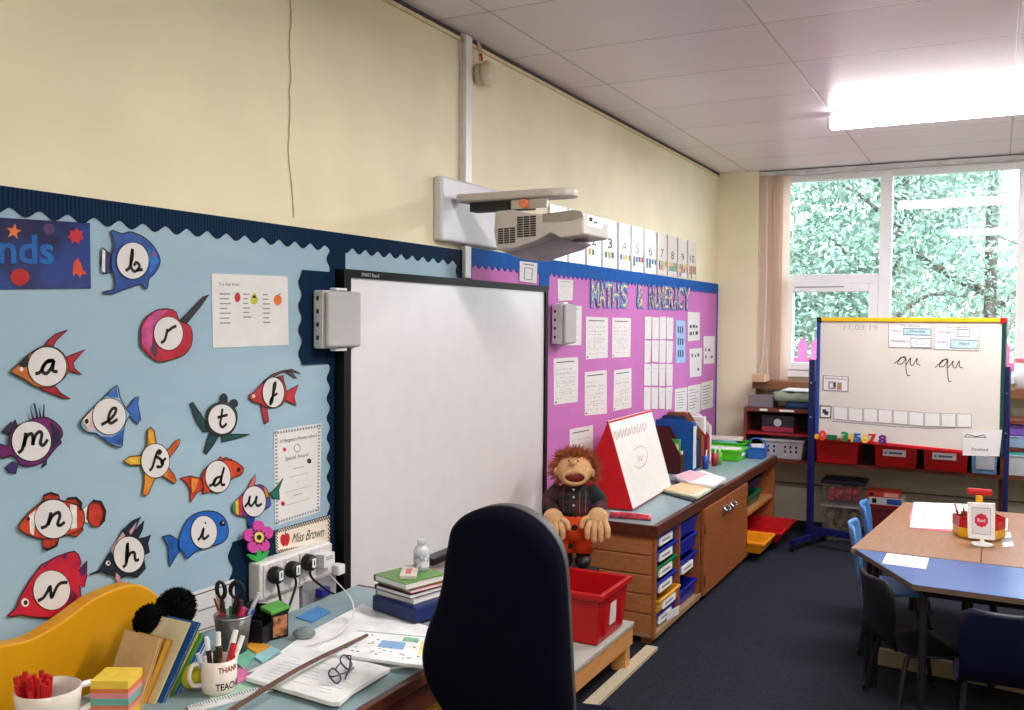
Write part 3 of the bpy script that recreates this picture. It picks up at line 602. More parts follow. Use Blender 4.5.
# ------------------------------------------------------------------ projector 
pj = thing('projector', 'grey short throw projector on a wall arm above the whiteboard', 'projector', (0,3.55,1.9))
G(mat('projector_plate',(208,206,214),.4,noise=.02)).box((.0,3.30,1.965),(.045,3.845,2.235)).build('wall_plate', pj, bevel=.012, seg=3)
PG = mat('projector_shell',(190,182,176),.4,noise=.03)
g = G(PG); L = []
for x, hw in ((.07,.055),(.30,.055),(.52,.06),(.575,.05),(.60,.025)): L.append((x,hw))
top = [V((x,3.42-h,2.128)) for x,h in L]+[V((x,3.42+h,2.128)) for x,h in reversed(L)]
g.prism(top, (0,0,.035)); g.build('arm', pj, bevel=.01, seg=3)
G(solid((40,40,44))).box((.12,3.40,2.09),(.40,3.46,2.128)).build('arm_joint', pj); 
G(solid((222,120,80))).lathe([(.018,0),(.018,.02)], (.40,3.36,2.105), n=14, R=rotx(math.radians(90))).build('focus_knob', pj)
G(STEEL).box((.34,3.355,2.085),(.50,3.365,2.12)).build('hinge', pj)
pf = facepl(3.28); q = lambda x,y: (460+x/6.4, 180+y/6.4)
prof = [(225,200),(330,190),(440,212),(525,218),(725,190),(778,198),(792,245),(792,345),(770,352),(700,362),(645,372),(580,338),(470,395),(350,435),(235,452),(215,330)]
P3 = [pf.at(*pf.px(*q(*p))) for p in prof]
g = G(PG, mat('projector_top',(150,140,130),.45,noise=.03), mat('projector_underside',(166,158,172),.45,noise=.02))
n = V((0,.25,0)); g.prism([p for p in P3], n, 0)
g.build('body', pj, bevel=.006)
hf = facepl(3.36)
G(mat('projector_underside',(166,158,172),.45)).prism([hf.at(*hf.px(*q(*p))) for p in ((250,448),(380,504),(480,510),(600,468),(700,436),(770,398),(640,368),(580,345),(470,400),(350,436))], (0,.13,0)).build('lens_hood', pj, bevel=.008, seg=3)
g = G(solid((46,44,44)))
for (a0,a1,b0,b1,nx,ny) in ((240,355,308,410,3,7),(362,488,232,368,3,9)):
    for i in range(nx):
        for j in range(ny):
            w_ = (a1-a0)/nx; h_ = (b1-b0)/ny; x = a0+i*w_; y = b0+j*h_ + (a1-x)*.08 - 8
            g.pxpoly(pf, [q(x+3,y+2),q(x+w_-3,y-1),q(x+w_-3,y+h_-5),q(x+3,y+h_-2)], 0,.0012)
g.build('vent', pj)
G(mat('projector_top',(150,140,130),.45)).pxpoly(pf, [q(*p) for p in ((527,217),(725,191),(777,200),(790,236),(700,262),(530,272))], .0002,.002).build('upper_band', pj)
xs = max(p.x for p in P3); zb = 1.965
G(WHITE, INK).box((xs-.001,3.31,2.00),(xs+.001,3.47,2.045)).box((xs+.001,3.33,2.02),(xs+.0014,3.36,2.035),1).box((xs+.001,3.375,2.017),(xs+.0014,3.41,2.023),1).build('label_plate', pj)
low = [(240,450),(350,433),(470,393),(580,340),(600,352),(645,372),(500,470),(430,505)]
# ================================================================== purple board
pb = thing('display_board', 'purple maths display board with a bright blue zigzag border', 'display board', (.01,5.8,.62))
PURP = mat('purple_backing_paper', (194,112,184), .75, noise=.03, scale=3)
G(PURP).box((.0003,3.58,.62),(.008,7.735,1.945)).build('backing_paper', pb)
strip(G(BLUEB), scal(3.585,7.735,1.957,1.878,.010,.062,6), .008,.012).build('top_border', pb)
for a in (((.0085,7.70,.62),(.0115,7.733,1.90)),((.0085,3.586,1.80),(.0115,3.61,1.9)),((.0085,4.30,1.8),(.0115,4.42,1.9))): G(BLUEB).box(*a).build('side_border', pb)
c10 = (520,260,919/220.); c21 = (560,290,4.4375); c23 = (580,210,904/140.)
def qq(c, pts): return [conv(c,p) for p in pts]
hs = pap('sheet_holder','small white framed sheet at the top of the purple board, above the whiteboard corner','paper',W0,[(520,261),(537.5,263.2),(536.5,283.5),(519.5,281)],d0=.0121,
   lines=[(.25,.3,.15,.7,2),(.7,.75,.15,.7,2),(.25,.75,.12,.16,2),(.25,.75,.68,.72,2),(.2,.8,.84,.9,2)])
WS = 'worksheets pinned on the purple board'
def ws(seed):
    L = [(.12,.85,.90,.92,1)]; R = random.Random(seed)
    for i in range(6):
        for j in range(8):
            if R.random() < .75: L.append((.12+i*.13,.12+i*.13+R.uniform(.03,.09),.12+j*.09,.12+j*.09+.012,2))
    for k in range(3): L.append((.1,.9,.25+k*.2,.254+k*.2,2))
    L.append((.05,.11,.03,.065,1)); return L
def wsheet(label, q, seed, d0=.009, name='worksheet'): return pap(name,label,'worksheet',W0,q,d0=d0,lines=ws(seed),group=WS)
wsheet('upper left worksheet of the block of four on the purple board', qq(c21,[(115,118),(213,122),(212,300),(115,308)]),1)
wsheet('upper right worksheet of the block of four on the purple board', qq(c21,[(232,122),(315,125),(312,297),(230,300)]),2)
wsheet('lower left worksheet of the block of four on the purple board', qq(c21,[(110,365),(208,355),(208,548),(110,557)]),3)
wsheet('lower right worksheet of the block of four on the purple board', qq(c21,[(240,357),(317,347),(317,522),(236,537)]),4)
wsheet('worksheet below the grey speaker, next to the whiteboard', qq(c10,[(140,412),(243,405),(242,592),(142,605)]),5)
wsheet('worksheet low on the purple board, above the puppet', [(569.5,429.5),(593,425),(593,472),(570,478)],6)
wsheet('large white sheet partly hidden behind the grey speaker', qq(c10,[(150,180),(258,193),(256,355),(155,358)]),7)
wsheet('small sheet with rows of signs, above the grey speaker', qq(c10,[(158,80),(222,85),(220,168),(160,170)]),8)
# 4 x 4 block of plain strips
us = [0,.255,.51,.75,1.0]; gq = qq(c21,[(375,115),(505,118),(500,532),(370,532)]); gf = quadmap(gq)
rown = ['top','second','third','bottom']; coln = ['first','second','third','last']
for j in range(4):
    for i in range(4):
        R = random.Random(j*4+i); a, b = us[i]+.012, us[i+1]-.012; v1 = 1-j*.25-.008; v0 = v1-.234
        q_ = [gf(a,v1),gf(b,v1+R.uniform(-.01,.006)),gf(b+R.uniform(-.03,.0),v0),gf(a+R.uniform(0,.02),v0+R.uniform(-.008,.008))]
        pap('paper_strip', f'plain white strip, {coln[i]} in the {rown[j]} row of the sixteen strips on the purple board','paper',W0,q_,d0=.009+.0007*((i+j)%3),lines=[(.2,.8,.78,.79,2)],group='paper strips on the purple board',th=.0025)
DKB = solid((50,60,90)); LBL = solid((150,190,230))
def pics(seed, mi=3):
    R = random.Random(seed); return [(u,u+R.uniform(.1,.2),v,v+R.uniform(.08,.13),R.choice((1,3,3))) for u in (.15,.42,.65) for v in (.2,.45,.7) if R.random()<.65]
pap('number_chart','narrow pale blue chart with dark figures, right of the sixteen strips','chart',W0,qq(c21,[(515,133),(555,137),(557,322),(515,325)]),base=LBL,lines=[(.18+k*.24,.32+k*.24,v,v+.16,3) for k in range(3) for v in (.14,.42,.70)],mats=(DKB,))
pap('picture_card','white picture card nearest the top right corner of the purple board','card',W0,qq(c21,[(567,97),(620,100),(620,222),(568,228)]),lines=pics(1),mats=(DKB,),group='picture cards')
pap('picture_card','white picture card below another, right of the pale blue chart','card',W0,qq(c21,[(575,262),(630,257),(627,382),(577,388)]),lines=pics(2),mats=(DKB,),group='picture cards')
pap('picture_card','white picture card nearest the right edge of the purple board','card',W0,qq(c21,[(637,205),(687,205),(685,325),(638,328)]),lines=pics(4),mats=(DKB,),group='picture cards')
for i, (q_, l) in enumerate((([(510,440),(565,432),(562,540),(510,548)],'left'),([(568,427),(625,417),(622,540),(568,555)],'middle'),([(628,412),(680,400),(678,520),(625,533)],'right'))):
    pap('poem_sheet', f'{l} one of the three white writing sheets low at the right of the purple board','paper',W0,qq(c21,q_),lines=rows(.12,.9,.15,.9,7,2,.25,i+40),group='writing sheets')
# display lettering
PAT = mat('patterned_letter_card', (40,84,190), .3, c2=(70,150,190), scale=50, thr=(.45,.6))
PATY = mat('letter_spots',(226,206,120),.4,c2=(150,60,130),scale=45,thr=(.5,.56))
def letters(word, spans, ytop, ybot):
    for ch, (a, b) in zip(word, spans):
        q_ = qq(c23,[(a,ytop(a)),(b,ytop(b)),(b,ybot(b)),(a,ybot(a))]); f = quadmap(q_)
        nm = 'ampersand_cutout' if ch == '&' else 'letter_cutout'
        k_ = {'S':'one and only S','M':None}.get(ch)
        yield ch, f, nm
yt = lambda x: 458+(x-55)*.058*1.0; yb = lambda x: 628+(x-55)*.03
spans = {'MATHS':[(58,112),(104,152),(148,194),(196,242),(246,298)],'&':[(355,398)],'NUMERACY':[(432,464),(466,500),(496,530),(530,562),(560,592),(592,622),(618,658),(656,704)]}
ordn = {'MATHS':['M','A','T','H','S']}
for word in ('MATHS','&','NUMERACY'):
    for n_, (ch, f, nm) in enumerate(letters(word, spans[word], yt, yb)):
        pc = {'A':'a capital A','&':'an ampersand'}.get(ch, 'a capital '+ch)
        g = G(PAT, PATY, mat('letter_edge_card',(30,52,130),.4))
        vs, fs, asp = textdata(ch, .075); g.add([W0.at(*W0.px(*f(-.06+1.12*x,-.03+1.06*y)), .0105) for x,y in vs], fs, 2)
        vs, fs, asp = textdata(ch, .05); g.add([W0.at(*W0.px(*f(-.02+1.04*x,y)), .0130) for x,y in vs], fs, 0)
        vs, fs, asp = textdata(ch, -.012); g.add([W0.at(*W0.px(*f(.1+.8*x,.08+.84*y)), .0155) for x,y in vs], fs, 1)
        o = g.build(nm); o.modifiers.new('thick','SOLIDIFY').thickness = .0015
        wl = {'MATHS':'in the word maths','&':'between the two words','NUMERACY':'in the word numeracy'}[word]
        tag(o, f'blue patterned {pc[2:] if pc[1]==" " else pc[3:]} cutout {wl} on the purple board', 'letter', 'display letters on the purple board')
# number cards
bx = [549,568,586,602,618,631,644,657,667.4,677.6,687.7,696.5]
GLOSS = mat('laminated_card',(236,234,236),.15,noise=.02,coat=1.)
cm = [solid(c) for c in ((206,60,60),(60,140,90),(220,170,60),(60,90,170))]
for i in range(11):
    a, b = bx[i]+.4, bx[i+1]-.4
    tp = lambda x: 219+(x-606)*.2566-(.8 if x<600 else 0); bt = lambda x: 265+(x-580)*.1215
    q_ = [(a,tp(a)),(b,tp(b)),(b,bt(b)),(a,bt(a))]
    R = random.Random(i+5)
    def ex(g, f, d, i=i, R=R):
        g.qtext(W0, f, str(i), .36 if i<10 else .25,.64 if i<10 else .75,.42,.62,d,1)
        for k in range(i):
            u = .16+.22*(k%4); v = .30-.1*(k//4); mi = 3+R.randrange(4); g.qrect(W0,f,u,u+.15,v-.08,v+.04,d-.0003,d,mi)
    pap('number_card', f'glossy white number card with the number {i}, in the row above the purple board','card',W0,q_,d0=.004,base=GLOSS,group='number cards above the purple board',mats=cm,extra=ex,th=.003,lines=[(.01,.03,0,1,2),(.97,.99,0,1,2)])
# ================================================================== teacher desk and what lies on it
TZ = .72; D0 = flatpl(TZ)
dk = thing('teacher_desk', 'teacher desk with a pale blue top and a dark wooden edge', 'desk', (.4,1.6,0))
G(LAMI, DWOOD).box((.165,.8,TZ-.02),(.785,2.56,TZ),0).build('desktop', dk)
G(DWOOD).box((.786,.8,TZ-.03),(.808,2.57,TZ+.001)).box((.165,2.5605,TZ-.03),(.7855,2.575,TZ+.001)).build('edge_strip', dk, bevel=.002)
G(DWOOD).box((.74,.82,TZ-.13),(.765,2.55,TZ-.03)).build('front_rail', dk)
for x,y in ((.74,2.5),(.20,2.5),(.74,.86),(.20,.86)): G(DWOOD).box((x-.03,y-.03,0),(x+.03,y+.03,TZ-.03)).build('leg', dk)
G(solid((84,60,40))).box((.17,1.9,.40),(.70,2.46,.419)).build('lower_shelf', dk)
yt_ = thing('storage_tray','yellow plastic tray below the desk edge beside the office chair','tray',(.64,2.2,.42))
G(solid((200,150,40),.35)).box((.42,2.02,.42),(.68,2.38,.56)).build('tray_body', yt_, bevel=.01); G(WHITE).box((.68,2.14,.47),(.682,2.26,.51)).build('name_label', yt_)
# yellow curved shape leaning behind the desk
yl = wallpl(.03); yp = [(-70,655),(-30,650),(0,645),(30,640),(62,622),(92,600),(118,588),(138,584.5),(153,591),(163,605),(163,632),(153,672),(146,700),(146,728),(60,742),(-70,760)]
YM = mat('yellow_plastic',(214,152,10),.4,noise=.03,scale=4)
yy = G(YM).plpoly(yl, [(a, b if b > TZ else .001) for a,b in closed([yl.px(*p, .05) for p in yp],3)], 0,.05).build('curved_panel', bevel=.015, seg=3)
tag(yy,'large bright yellow hill shaped foam panel standing behind the desk','panel')
# black furry thing
ft = thing('fluffy_toy','black fluffy toy lying on the leaning books beside the yellow panel','toy',(.19,1.70,TZ))
FUR = mat('black_fur',(7,7,9),.9,noise=.3,scale=60,spec=.1)
def furry(c, r, n, seed):
    R = random.Random(seed); g = G(FUR); g.ball(c, r*.93, n=20)
    for k in range(n):
        d = V((R.gauss(0,1),R.gauss(0,1),R.gauss(0,1))).normalized(); a = d.orthogonal().normalized(); b = d.cross(a); p = V(c)+d*r*.85; e = V(c)+d*r*R.uniform(1.0,1.12)+a*R.uniform(-.004,.004)
        w_ = .0024; g.add([p+a*w_, p-a*w_*.5+b*w_*.87, p-a*w_*.5-b*w_*.87, e], [(0,1,3),(1,2,3),(2,0,3)])
    return g
ta, tb = on(0,.22,151,621), on(0,.21,176,608)
furry(ta,.043,1500,1).build('head', ft); furry(tb,.052,1700,2).build('body', ft)
for c in (ta, tb): G(FUR).tube([c,(c+V((c.x,c.y,TZ)))/2+V((-.01,.01,0)),V((c.x-.025,c.y+.03,TZ+.002))], .012).build('leg', ft)
# leaning books
bk = [ # y at foot, tilt deg, length, thick, colour, width, label
 (1.480,24,.168,.010,(206,170,120),.12,'buff card folder, leftmost of the leaning books on the desk'),
 (1.506,31,.160,.020,(196,140,48),.10,'mustard coloured padded envelope among the leaning books'),
 (1.530,34,.198,.005,(214,200,160),.12,'cream framed card leaning behind the mustard envelope'),
 (1.545,36,.198,.008,(30,84,146),.13,'blue book standing tallest among the leaning books'),
 (1.562,38,.172,.007,(206,200,60),.12,'yellow green booklet among the leaning books'),
 (1.580,40,.160,.007,(90,150,70),.12,'green booklet leaning beside the yellow one'),
 (1.597,42,.150,.009,(40,100,190),.12,'bright blue slim book near the right end of the leaning books'),
 (1.618,44,.138,.008,(226,226,226),.11,'white booklet at the right end of the leaning books')]
for (y,a,L,t_,c,wd_,lab) in bk:
    R = rotx(math.radians(-a)); g = G(solid(c,.5), PAPER); x0 = .235; th_ = math.radians(a)
    def T(p): return V((x0+p[0], y, TZ+.001+t_*math.sin(th_)*0)) + R @ V((0,p[1],p[2]))
    o = thing('leaning_book', lab, 'book', (x0,y,TZ), 'books leaning on the desk')
    def bx8(u0,u1,v0,v1,w0,w1,m_,nm):
        vs = [T((x,yy_,z)) for z in (w0,w1) for x,yy_ in ((u0,v0),(u1,v0),(u1,v1),(u0,v1))]
        G(m_).add(vs, [(3,2,1,0),(4,5,6,7),(0,1,5,4),(1,2,6,5),(2,3,7,6),(3,0,4,7)]).build(nm, o)
    bx8(0,wd_,0,.0016,0,L,solid(c,.5),'cover'); bx8(0,wd_,t_-.0016,t_,0,L,solid(c,.5),'cover'); bx8(.004,wd_-.004,.0016,t_-.0016,.003,L-.003,solid(c,.6) if y < 1.515 else PAPER,'pages')
# note cube
cu = thing('note_cube','block of coloured square notes stacked beside the white pot','notes',(.24,1.42,TZ))
cc = on(2,.815,117,674); rz_ = rotz(math.radians(28)); z = TZ+.001
for c, h in (((226,196,70),.02),((228,150,120),.01),((216,120,90),.008),((110,176,170),.016),((226,140,150),.012),((222,120,70),.010),((236,200,70),.018)):
    G(mat('note_%d_%d_%d'%c, c, .7, noise=.06, stretch=(1,1,40), scale=30)).cbox((cc.x,cc.y,z+h/2),(.085,.085,h),0,rz_).build('note_layer', cu); z += h
# white pot with red pens
pc = on(2,.825,48,688)
wp = thing('pen_pot','wide white ceramic pot full of red pens at the near end of the desk','pot',(pc.x,pc.y,TZ))
G(mat('white_ceramic',(232,222,212),.2,noise=.02,coat=.5)).lathe([(.05,TZ+.001),(.060,TZ+.01),(.066,.80),(.068,.825),(.064,.827),(.062,.80),(.055,TZ+.012),(.0,TZ+.01)], (pc.x,pc.y,0), n=36).build('bowl', wp, smooth=True)
G(mat('white_ceramic',(232,222,212))).tube([(pc.x+.015,pc.y+.064,.81),(pc.x+.02,pc.y+.10,.805),(pc.x+.02,pc.y+.105,.765),(pc.x+.015,pc.y+.062,.75)], .008, sm=True).build('handle', wp, smooth=True)
R = random.Random(3)
for k in range(26):
    a = R.uniform(0,6.28); r = R.uniform(.0,.048); b = V((pc.x-.012+r*.5*math.cos(a),pc.y-.018+r*.4*math.sin(a),TZ+.02)); e = V((pc.x-.012+r*math.cos(a),pc.y-.026+r*.75*math.sin(a),.838+R.uniform(-.004,.026)))
    tag(G(solid((196,24,26),.4)).tube([b,e], .0055, n=6).build('red_pen'), 'red pen standing in the wide white pot', 'pen', 'red pens in the white pot')
# printed mug with pens
mc_ = on(2,TZ,219,691); MC = (mc_.x,mc_.y)
mg = thing('printed_mug','white mug with red and black lettering, holding pens on the desk','mug',(*MC,TZ))
r_ = .043; cer = mat('white_ceramic',(232,222,212))
G(cer).lathe([(.036,TZ+.001),(.041,TZ+.006),(r_,TZ+.02),(r_,TZ+.082),(r_-.004,TZ+.083),(r_-.005,TZ+.08),(r_-.006,TZ+.012),(0,TZ+.01)], (*MC,0), n=36).build('mug_body', mg, smooth=True)
va = math.atan2(CAM.y-MC[1], CAM.x-MC[0])
ha = va-math.radians(78)
G(cer).tube([V((MC[0]+math.cos(ha)*r,MC[1]+math.sin(ha)*r,TZ+z)) for r,z in ((.042,.075),(.062,.074),(.07,.05),(.062,.026),(.042,.022))], .0058, sm=True).build('handle', mg, smooth=True)
def wrap(g, s, z, h, a0, w, mi):
    vs, fs, asp = textdata(s, .02)
    g.add([V((MC[0]+(r_+.0006)*math.cos(a0+x*w/r_), MC[1]+(r_+.0006)*math.sin(a0+x*w/r_), z+y*h)) for x,y in vs], fs, mi)
g = G(solid((150,30,40))); wrap(g,'THANK',TZ+.058,.014,va-.05,.055,0); g.build('lettering', mg)
g = G(solid((30,26,30))); wrap(g,'TEACHER',TZ+.016,.017,va-.18,.078,0); g.build('lettering', mg)
def pen(name, label, b, e, r, c, cap=None, grp=None):
    o = thing(name, label, 'pen', b, grp); b = V(b); e = V(e)
    G(solid(c,.35)).tube([b,b+(e-b)*.75], r, n=8).build('barrel', o); G(solid(cap or c,.35)).tube([b+(e-b)*.75,e], [r*1.08,r*.9], n=8).build('cap', o)
def inmug(dx, dy, ex, ey, h): return (MC[0]+dx,MC[1]+dy,TZ+.014),(MC[0]+ex*1.15,MC[1]+ey*1.15+.006,TZ+h*.9)
GP = 'pens in the printed mug'
for (a,b_,c,d,h,r,col,cap,lab) in ((-.01,-.01,-.01,-.03,.155,.006,(60,40,34),(236,236,236),'white capped dark pen leaning left in the mug'),
  (.0,.0,-.005,-.002,.16,.0065,(40,36,40),(236,236,234),'white capped marker in the middle of the mug'),
  (.0,.01,.0,.045,.15,.0075,(238,238,238),(240,240,240),'thick white pen leaning right over the mug rim'),
  (.01,.01,.015,.05,.135,.0065,(230,230,230),(238,238,238),'slim white pen leaning furthest right in the mug'),
  (.015,-.005,.01,.03,.12,.008,(196,30,34),(196,30,34),'red marker lying across the front of the mug'),
  (.015,-.012,.012,-.012,.125,.005,(120,70,40),(70,46,30),'brown pencil crayon at the front of the mug'),
  (.01,-.02,.008,-.024,.12,.005,(30,26,28),(30,26,28),'black pen at the front left of the mug'),
  (-.012,-.02,-.02,-.045,.115,.006,(150,170,200),(190,200,214),'pale blue pen leaning out on the left of the mug')):
    b0_, e0_ = inmug(a,b_,c,d,h); pen('pen', lab, b0_, e0_, r, col, cap, GP)
# mesh pot
pc2 = on(2,TZ,233,653); q2 = (pc2.x,pc2.y)
mp_ = thing('mesh_pot','grey wire mesh pen pot behind the printed mug, holding scissors','pot',(*q2,TZ))
MESH = mat('grey_wire_mesh',(92,90,88),.4,metal=.3,noise=.25,scale=220)
G(MESH).lathe([(.036,TZ+.001),(.05,TZ+.105),(.0485,TZ+.105),(.035,TZ+.006),(0,TZ+.005)], (*q2,0), n=28).build('mesh_wall', mp_, smooth=True)
G(STEEL).lathe([(.0505,TZ+.103),(.0515,TZ+.106),(.0505,TZ+.109),(.0485,TZ+.106)], (*q2,0), n=28).build('rim', mp_, smooth=True)
vpl = Pl((q2[0],q2[1],0), RT, (0,0,1))
def scissors(label, u, z, tilt):
    t = thing('scissors', label, 'scissors', (*q2,TZ+.02), 'scissors in the mesh pot'); ct_, st_ = math.cos(tilt), math.sin(tilt)
    def L_(a,b): return vpl.at(u+a*ct_-b*st_, z+a*st_+b*ct_, .0)
    for s_ in (-1,1):
        lp = [L_(s_*.004+(.011 if tilt > 0 else .017)*math.cos(k/16*6.283), .022+.022*math.sin(k/16*6.283))+vpl.n*s_*.006 for k in range(17)]
        G(BLACK).tube(lp, .0038, n=6, caps=False).tube([L_(s_*.002,.0)+vpl.n*s_*.004, L_(-s_*.003,-.045)],.005,n=6).build('handle', t, smooth=True)
        G(STEEL).tube([L_(s_*.002,-.04),L_(-s_*.003,-.12)], [.004,.002], n=5).build('blade', t)
def ring(label, u, z, tilt, rx, rz):
    pass
scissors('black handled scissors on the left in the mesh pot', -.030, .872, .10); scissors('black handled scissors on the right in the mesh pot', .008, .872, -.12)
for (du,dz,eu,ez,r,col,cap,lab) in ((-.02,.02,-.032,.135,.008,(190,40,30),(196,60,40),'red marker on the left in the mesh pot'),(0,.02,-.004,.128,.008,(20,100,60),(30,120,70),'green marker in the mesh pot'),(.01,.02,.028,.125,.009,(214,30,90),(220,60,110),'bright pink highlighter in the mesh pot'),
  (.012,.02,.07,.165,.0055,(190,200,206),(206,214,220),'clear ballpoint pen leaning furthest right in the mesh pot'),(.015,.02,.055,.12,.006,(50,90,180),(40,80,170),'blue felt pen in the mesh pot'),(.01,.02,.042,.118,.005,(110,70,160),(90,60,140),'purple felt pen in the mesh pot'),(.01,.02,.02,.145,.008,(150,30,40),(60,20,40),'dark red marker at the back of the mesh pot'),(-.01,.02,-.045,.16,.004,(40,36,38),(200,170,130),'thin paintbrush at the back of the mesh pot'),(-.012,.02,-.052,.15,.003,(180,120,80),(160,60,40),'wooden pencil at the back of the mesh pot')):
    pen('pen', lab, vpl.at(du*.5,TZ+dz,0), vpl.at(eu,TZ+ez,-.004), r, col, cap, 'pens in the mesh pot')
# black mesh desk tidy with small box
tp = on(2,TZ,262,640)
dt = thing('desk_tidy','black wire mesh desk tidy below the sockets','desk tidy',(tp.x,tp.y,TZ))
BM_ = mat('black_wire_mesh',(16,16,18),.45,noise=.3,scale=160)
g = G(BM_); R0 = rotz(math.radians(14))
for dx,dy,sx,sy,h in ((-.05,0,.004,.15,.085),(.05,0,.004,.15,.05),(0,-.075,.1,.004,.07),(0,.075,.1,.004,.07),(0,.0,.1,.003,.06)): g.cbox(V((tp.x-.03,tp.y+.02,TZ+h/2+.001))+R0@V((dx,dy,0)), (sx,sy,h), 0, R0)
g.build('mesh_wall', dt); G(BM_).cbox((tp.x-.03,tp.y+.02,TZ+.003),(.1,.15,.003),0,R0).build('base', dt)
bp_ = on(2,TZ,283,638)
bb = thing('picture_tin','small black tin with a picture on the side and a green lid','tin',(bp_.x,bp_.y,TZ)); R1 = rotz(math.radians(-20))
G(BLACK).cbox((bp_.x-.03,bp_.y,TZ+.04),(.06,.055,.078),0,R1).build('tin_body', bb, bevel=.003)
G(mat('tin_picture',(196,130,90),.5,c2=(90,50,30),scale=50)).cbox(V((bp_.x-.03,bp_.y,TZ+.038))+R1@V((.031,0,0)),(.002,.044,.058),0,R1).build('picture', bb)
G(solid((90,170,70),.4)).cbox((bp_.x-.03,bp_.y,TZ+.084),(.068,.06,.012),0,R1@rotx(.15)).build('lid', bb, bevel=.003)
# loose things
def flat(name, label, cat, pts, z0, th, c, lines=None, group=None, rough=.6):
    pl = flatpl(z0); g = G(solid(c,rough), INK, GREYINK, BLUEL, GRNL, YELL); g.pxpoly(pl, pts, 0, th, 0)
    if lines: lines(g, pl, th+.0003)
    return tag(g.build(name), label, cat, group)
BLUEL = solid((130,170,214)); GRNL = solid((130,186,150)); YELL = solid((214,206,150))
flat('sticky_note_pad','orange sticky note pad lying behind the papers','note pad',[(244,645),(258,640),(270,646),(256,653)],TZ+.001,.008,(216,150,50))
flat('sticky_note_pad','mint green sticky notes lying beside the orange pad','note pad',[(233,660),(246,648),(259,652),(243,668)],TZ+.001,.005,(120,190,160))
flat('sticky_note_pad','pale turquoise sticky notes lying under the edge of the white papers','note pad',[(252,655),(268,645),(280,650),(262,662)],TZ+.001,.004,(150,200,206))
flat('paper_scrap','pink paper scrap beside the printed mug','paper',[(231,672),(244,665),(250,676),(233,686)],TZ+.001,.002,(222,120,170))
flat('paper_scrap','pale green paper lying under the printed mug','paper',[(205,690),(236,684),(254,681),(258,686),(238,695),(212,700)],TZ+.0005,.0008,(170,214,186))
flat('paper_scrap','blue card lying beside the trunking under the cables','paper',[(296,617),(318,606),(331,612),(312,622)],TZ+.001,.002,(70,130,190))
g = G(solid((214,216,218),.25), INK); rl = flatpl(TZ+.001); rq = [(186,706),(268,684),(273,690),(190,713)]; f = quadmap(rq); g.pxpoly(rl, rq, 0,.003)
for k in range(30): g.qrect(rl, f, k/30, k/30+.008, .62 if k%5 else .45, .95, .003,.0034, 1)
tag(g.build('plastic_ruler'),'clear white plastic ruler lying in front of the printed mug','ruler')
tag(G(mat('crumpled_film',(120,134,134),.15,noise=.2,scale=40)).ball((bp_.x+.06,bp_.y+.02,TZ+.018),(.035,.03,.017),n=10).build('crumpled_wrapper'),'crumpled clear plastic wrapper beside the picture tin','wrapper')
tag(G(solid((205,190,40),.5)).ball((MC[0]-.07,MC[1]-.02,TZ+.03),.03,n=16).build('rubber_ball',smooth=True),'small yellow ball tucked between the leaning books and the printed mug','ball')
def lines_a(g, pl, d):
    f = quadmap([(290,650),(385,668),(338,700),(250,678)])
    for k in range(9):
        for j in range(3): 
            if random.random() < .8: g.qrect(pl, f, .08+j*.3,.08+j*.3+random.uniform(.1,.24), .1+k*.09,.105+k*.09, d-.0003, d, 2)
flat('paper_sheet','large white sheet lying at the back of the desk under the patterned notebook','paper',[(280,652),(300,637),(362,604),(433,628),(426,664),(380,668),(330,662)],TZ+.001,.006,(236,236,238))
flat('paper_sheet','blank white sheet under the left end of the cane','paper',[(247,672),(318,636),(330,640),(290,668)],TZ+.0075,.002,(230,230,232))
flat('exercise_book','open white exercise book with faint writing lying under the glasses','book',[(246,677),(292,646),(330,652),(390,668),(352,691),(340,702),(331,702)],TZ+.0095,.010,(228,228,230),lines_a)
def lines_b(g, pl, d):
    f = quadmap([(358,630),(430,636.5),(425,664),(328,652)])
    g.qrect(pl,f,.42,.72,.42,.70,d-.0003,d,3); g.qrect(pl,f,.66,.86,.74,.90,d-.0003,d,4); g.qrect(pl,f,.90,.99,.3,.8,d-.0003,d,5)
    for k in range(46): g.qrect(pl,f,.01+k*.0215,.02+k*.0215,.955,.99,d-.0003,d,1)
    R = random.Random(4)
    for k in range(34):
        u, v = R.uniform(.05,.9), R.uniform(.06,.9); g.qrect(pl,f,u,u+.03,v,v+.03,d-.0003,d,2 if k%3 else 1)
nbk = flat('spiral_notebook','white notebook with a dotted edge and small printed pictures, beside the cane tip','notebook',[(358,628.5),(432,635.5),(426,666),(326,652.5)],TZ+.021,.008,(232,234,236),lines_b)
cn = [on(2,TZ+.045,228,712), on(2,TZ+.046,300,668), on(2,TZ+.034,367,635)]
tag(G(mat('cane_wood',(92,62,44),.45,noise=.2,stretch=(3,20,3))).tube(cn, [.006,.0055,.0045], n=8, sm=True).build('wooden_cane'),'long thin brown wooden pointer lying across the papers','pointer')
# glasses
gl = thing('glasses','dark rimmed reading glasses folded on the open exercise book','glasses',on(2,TZ+.02,344,676))
GF = solid((44,30,62),.3); gz = Pl(on(2,TZ+.020,345,676),(1,0,0),(0,1,0))
ga, gb = on(2,TZ+.02,351,668), on(2,TZ+.02,340,682); ax = (gb-ga).normalized(); sd = V((0,0,1)); fwd = ax.cross(sd)
up_ = (sd*.75+fwd*.66).normalized()
for c in (ga, gb):
    rim = [c+ax*.024*(abs(math.cos(k/20*6.283))**.7*math.copysign(1,math.cos(k/20*6.283)))+up_*(.02+.018*(abs(math.sin(k/20*6.283))**.7*math.copysign(1,math.sin(k/20*6.283)))) for k in range(21)]
    G(GF).tube(rim, .0022, n=6, caps=False).build('rim', gl, smooth=True); G(GLASS).add(rim[:20], [tuple(range(20))]).build('lens', gl)
mid = (ga+gb)/2+up_*.026
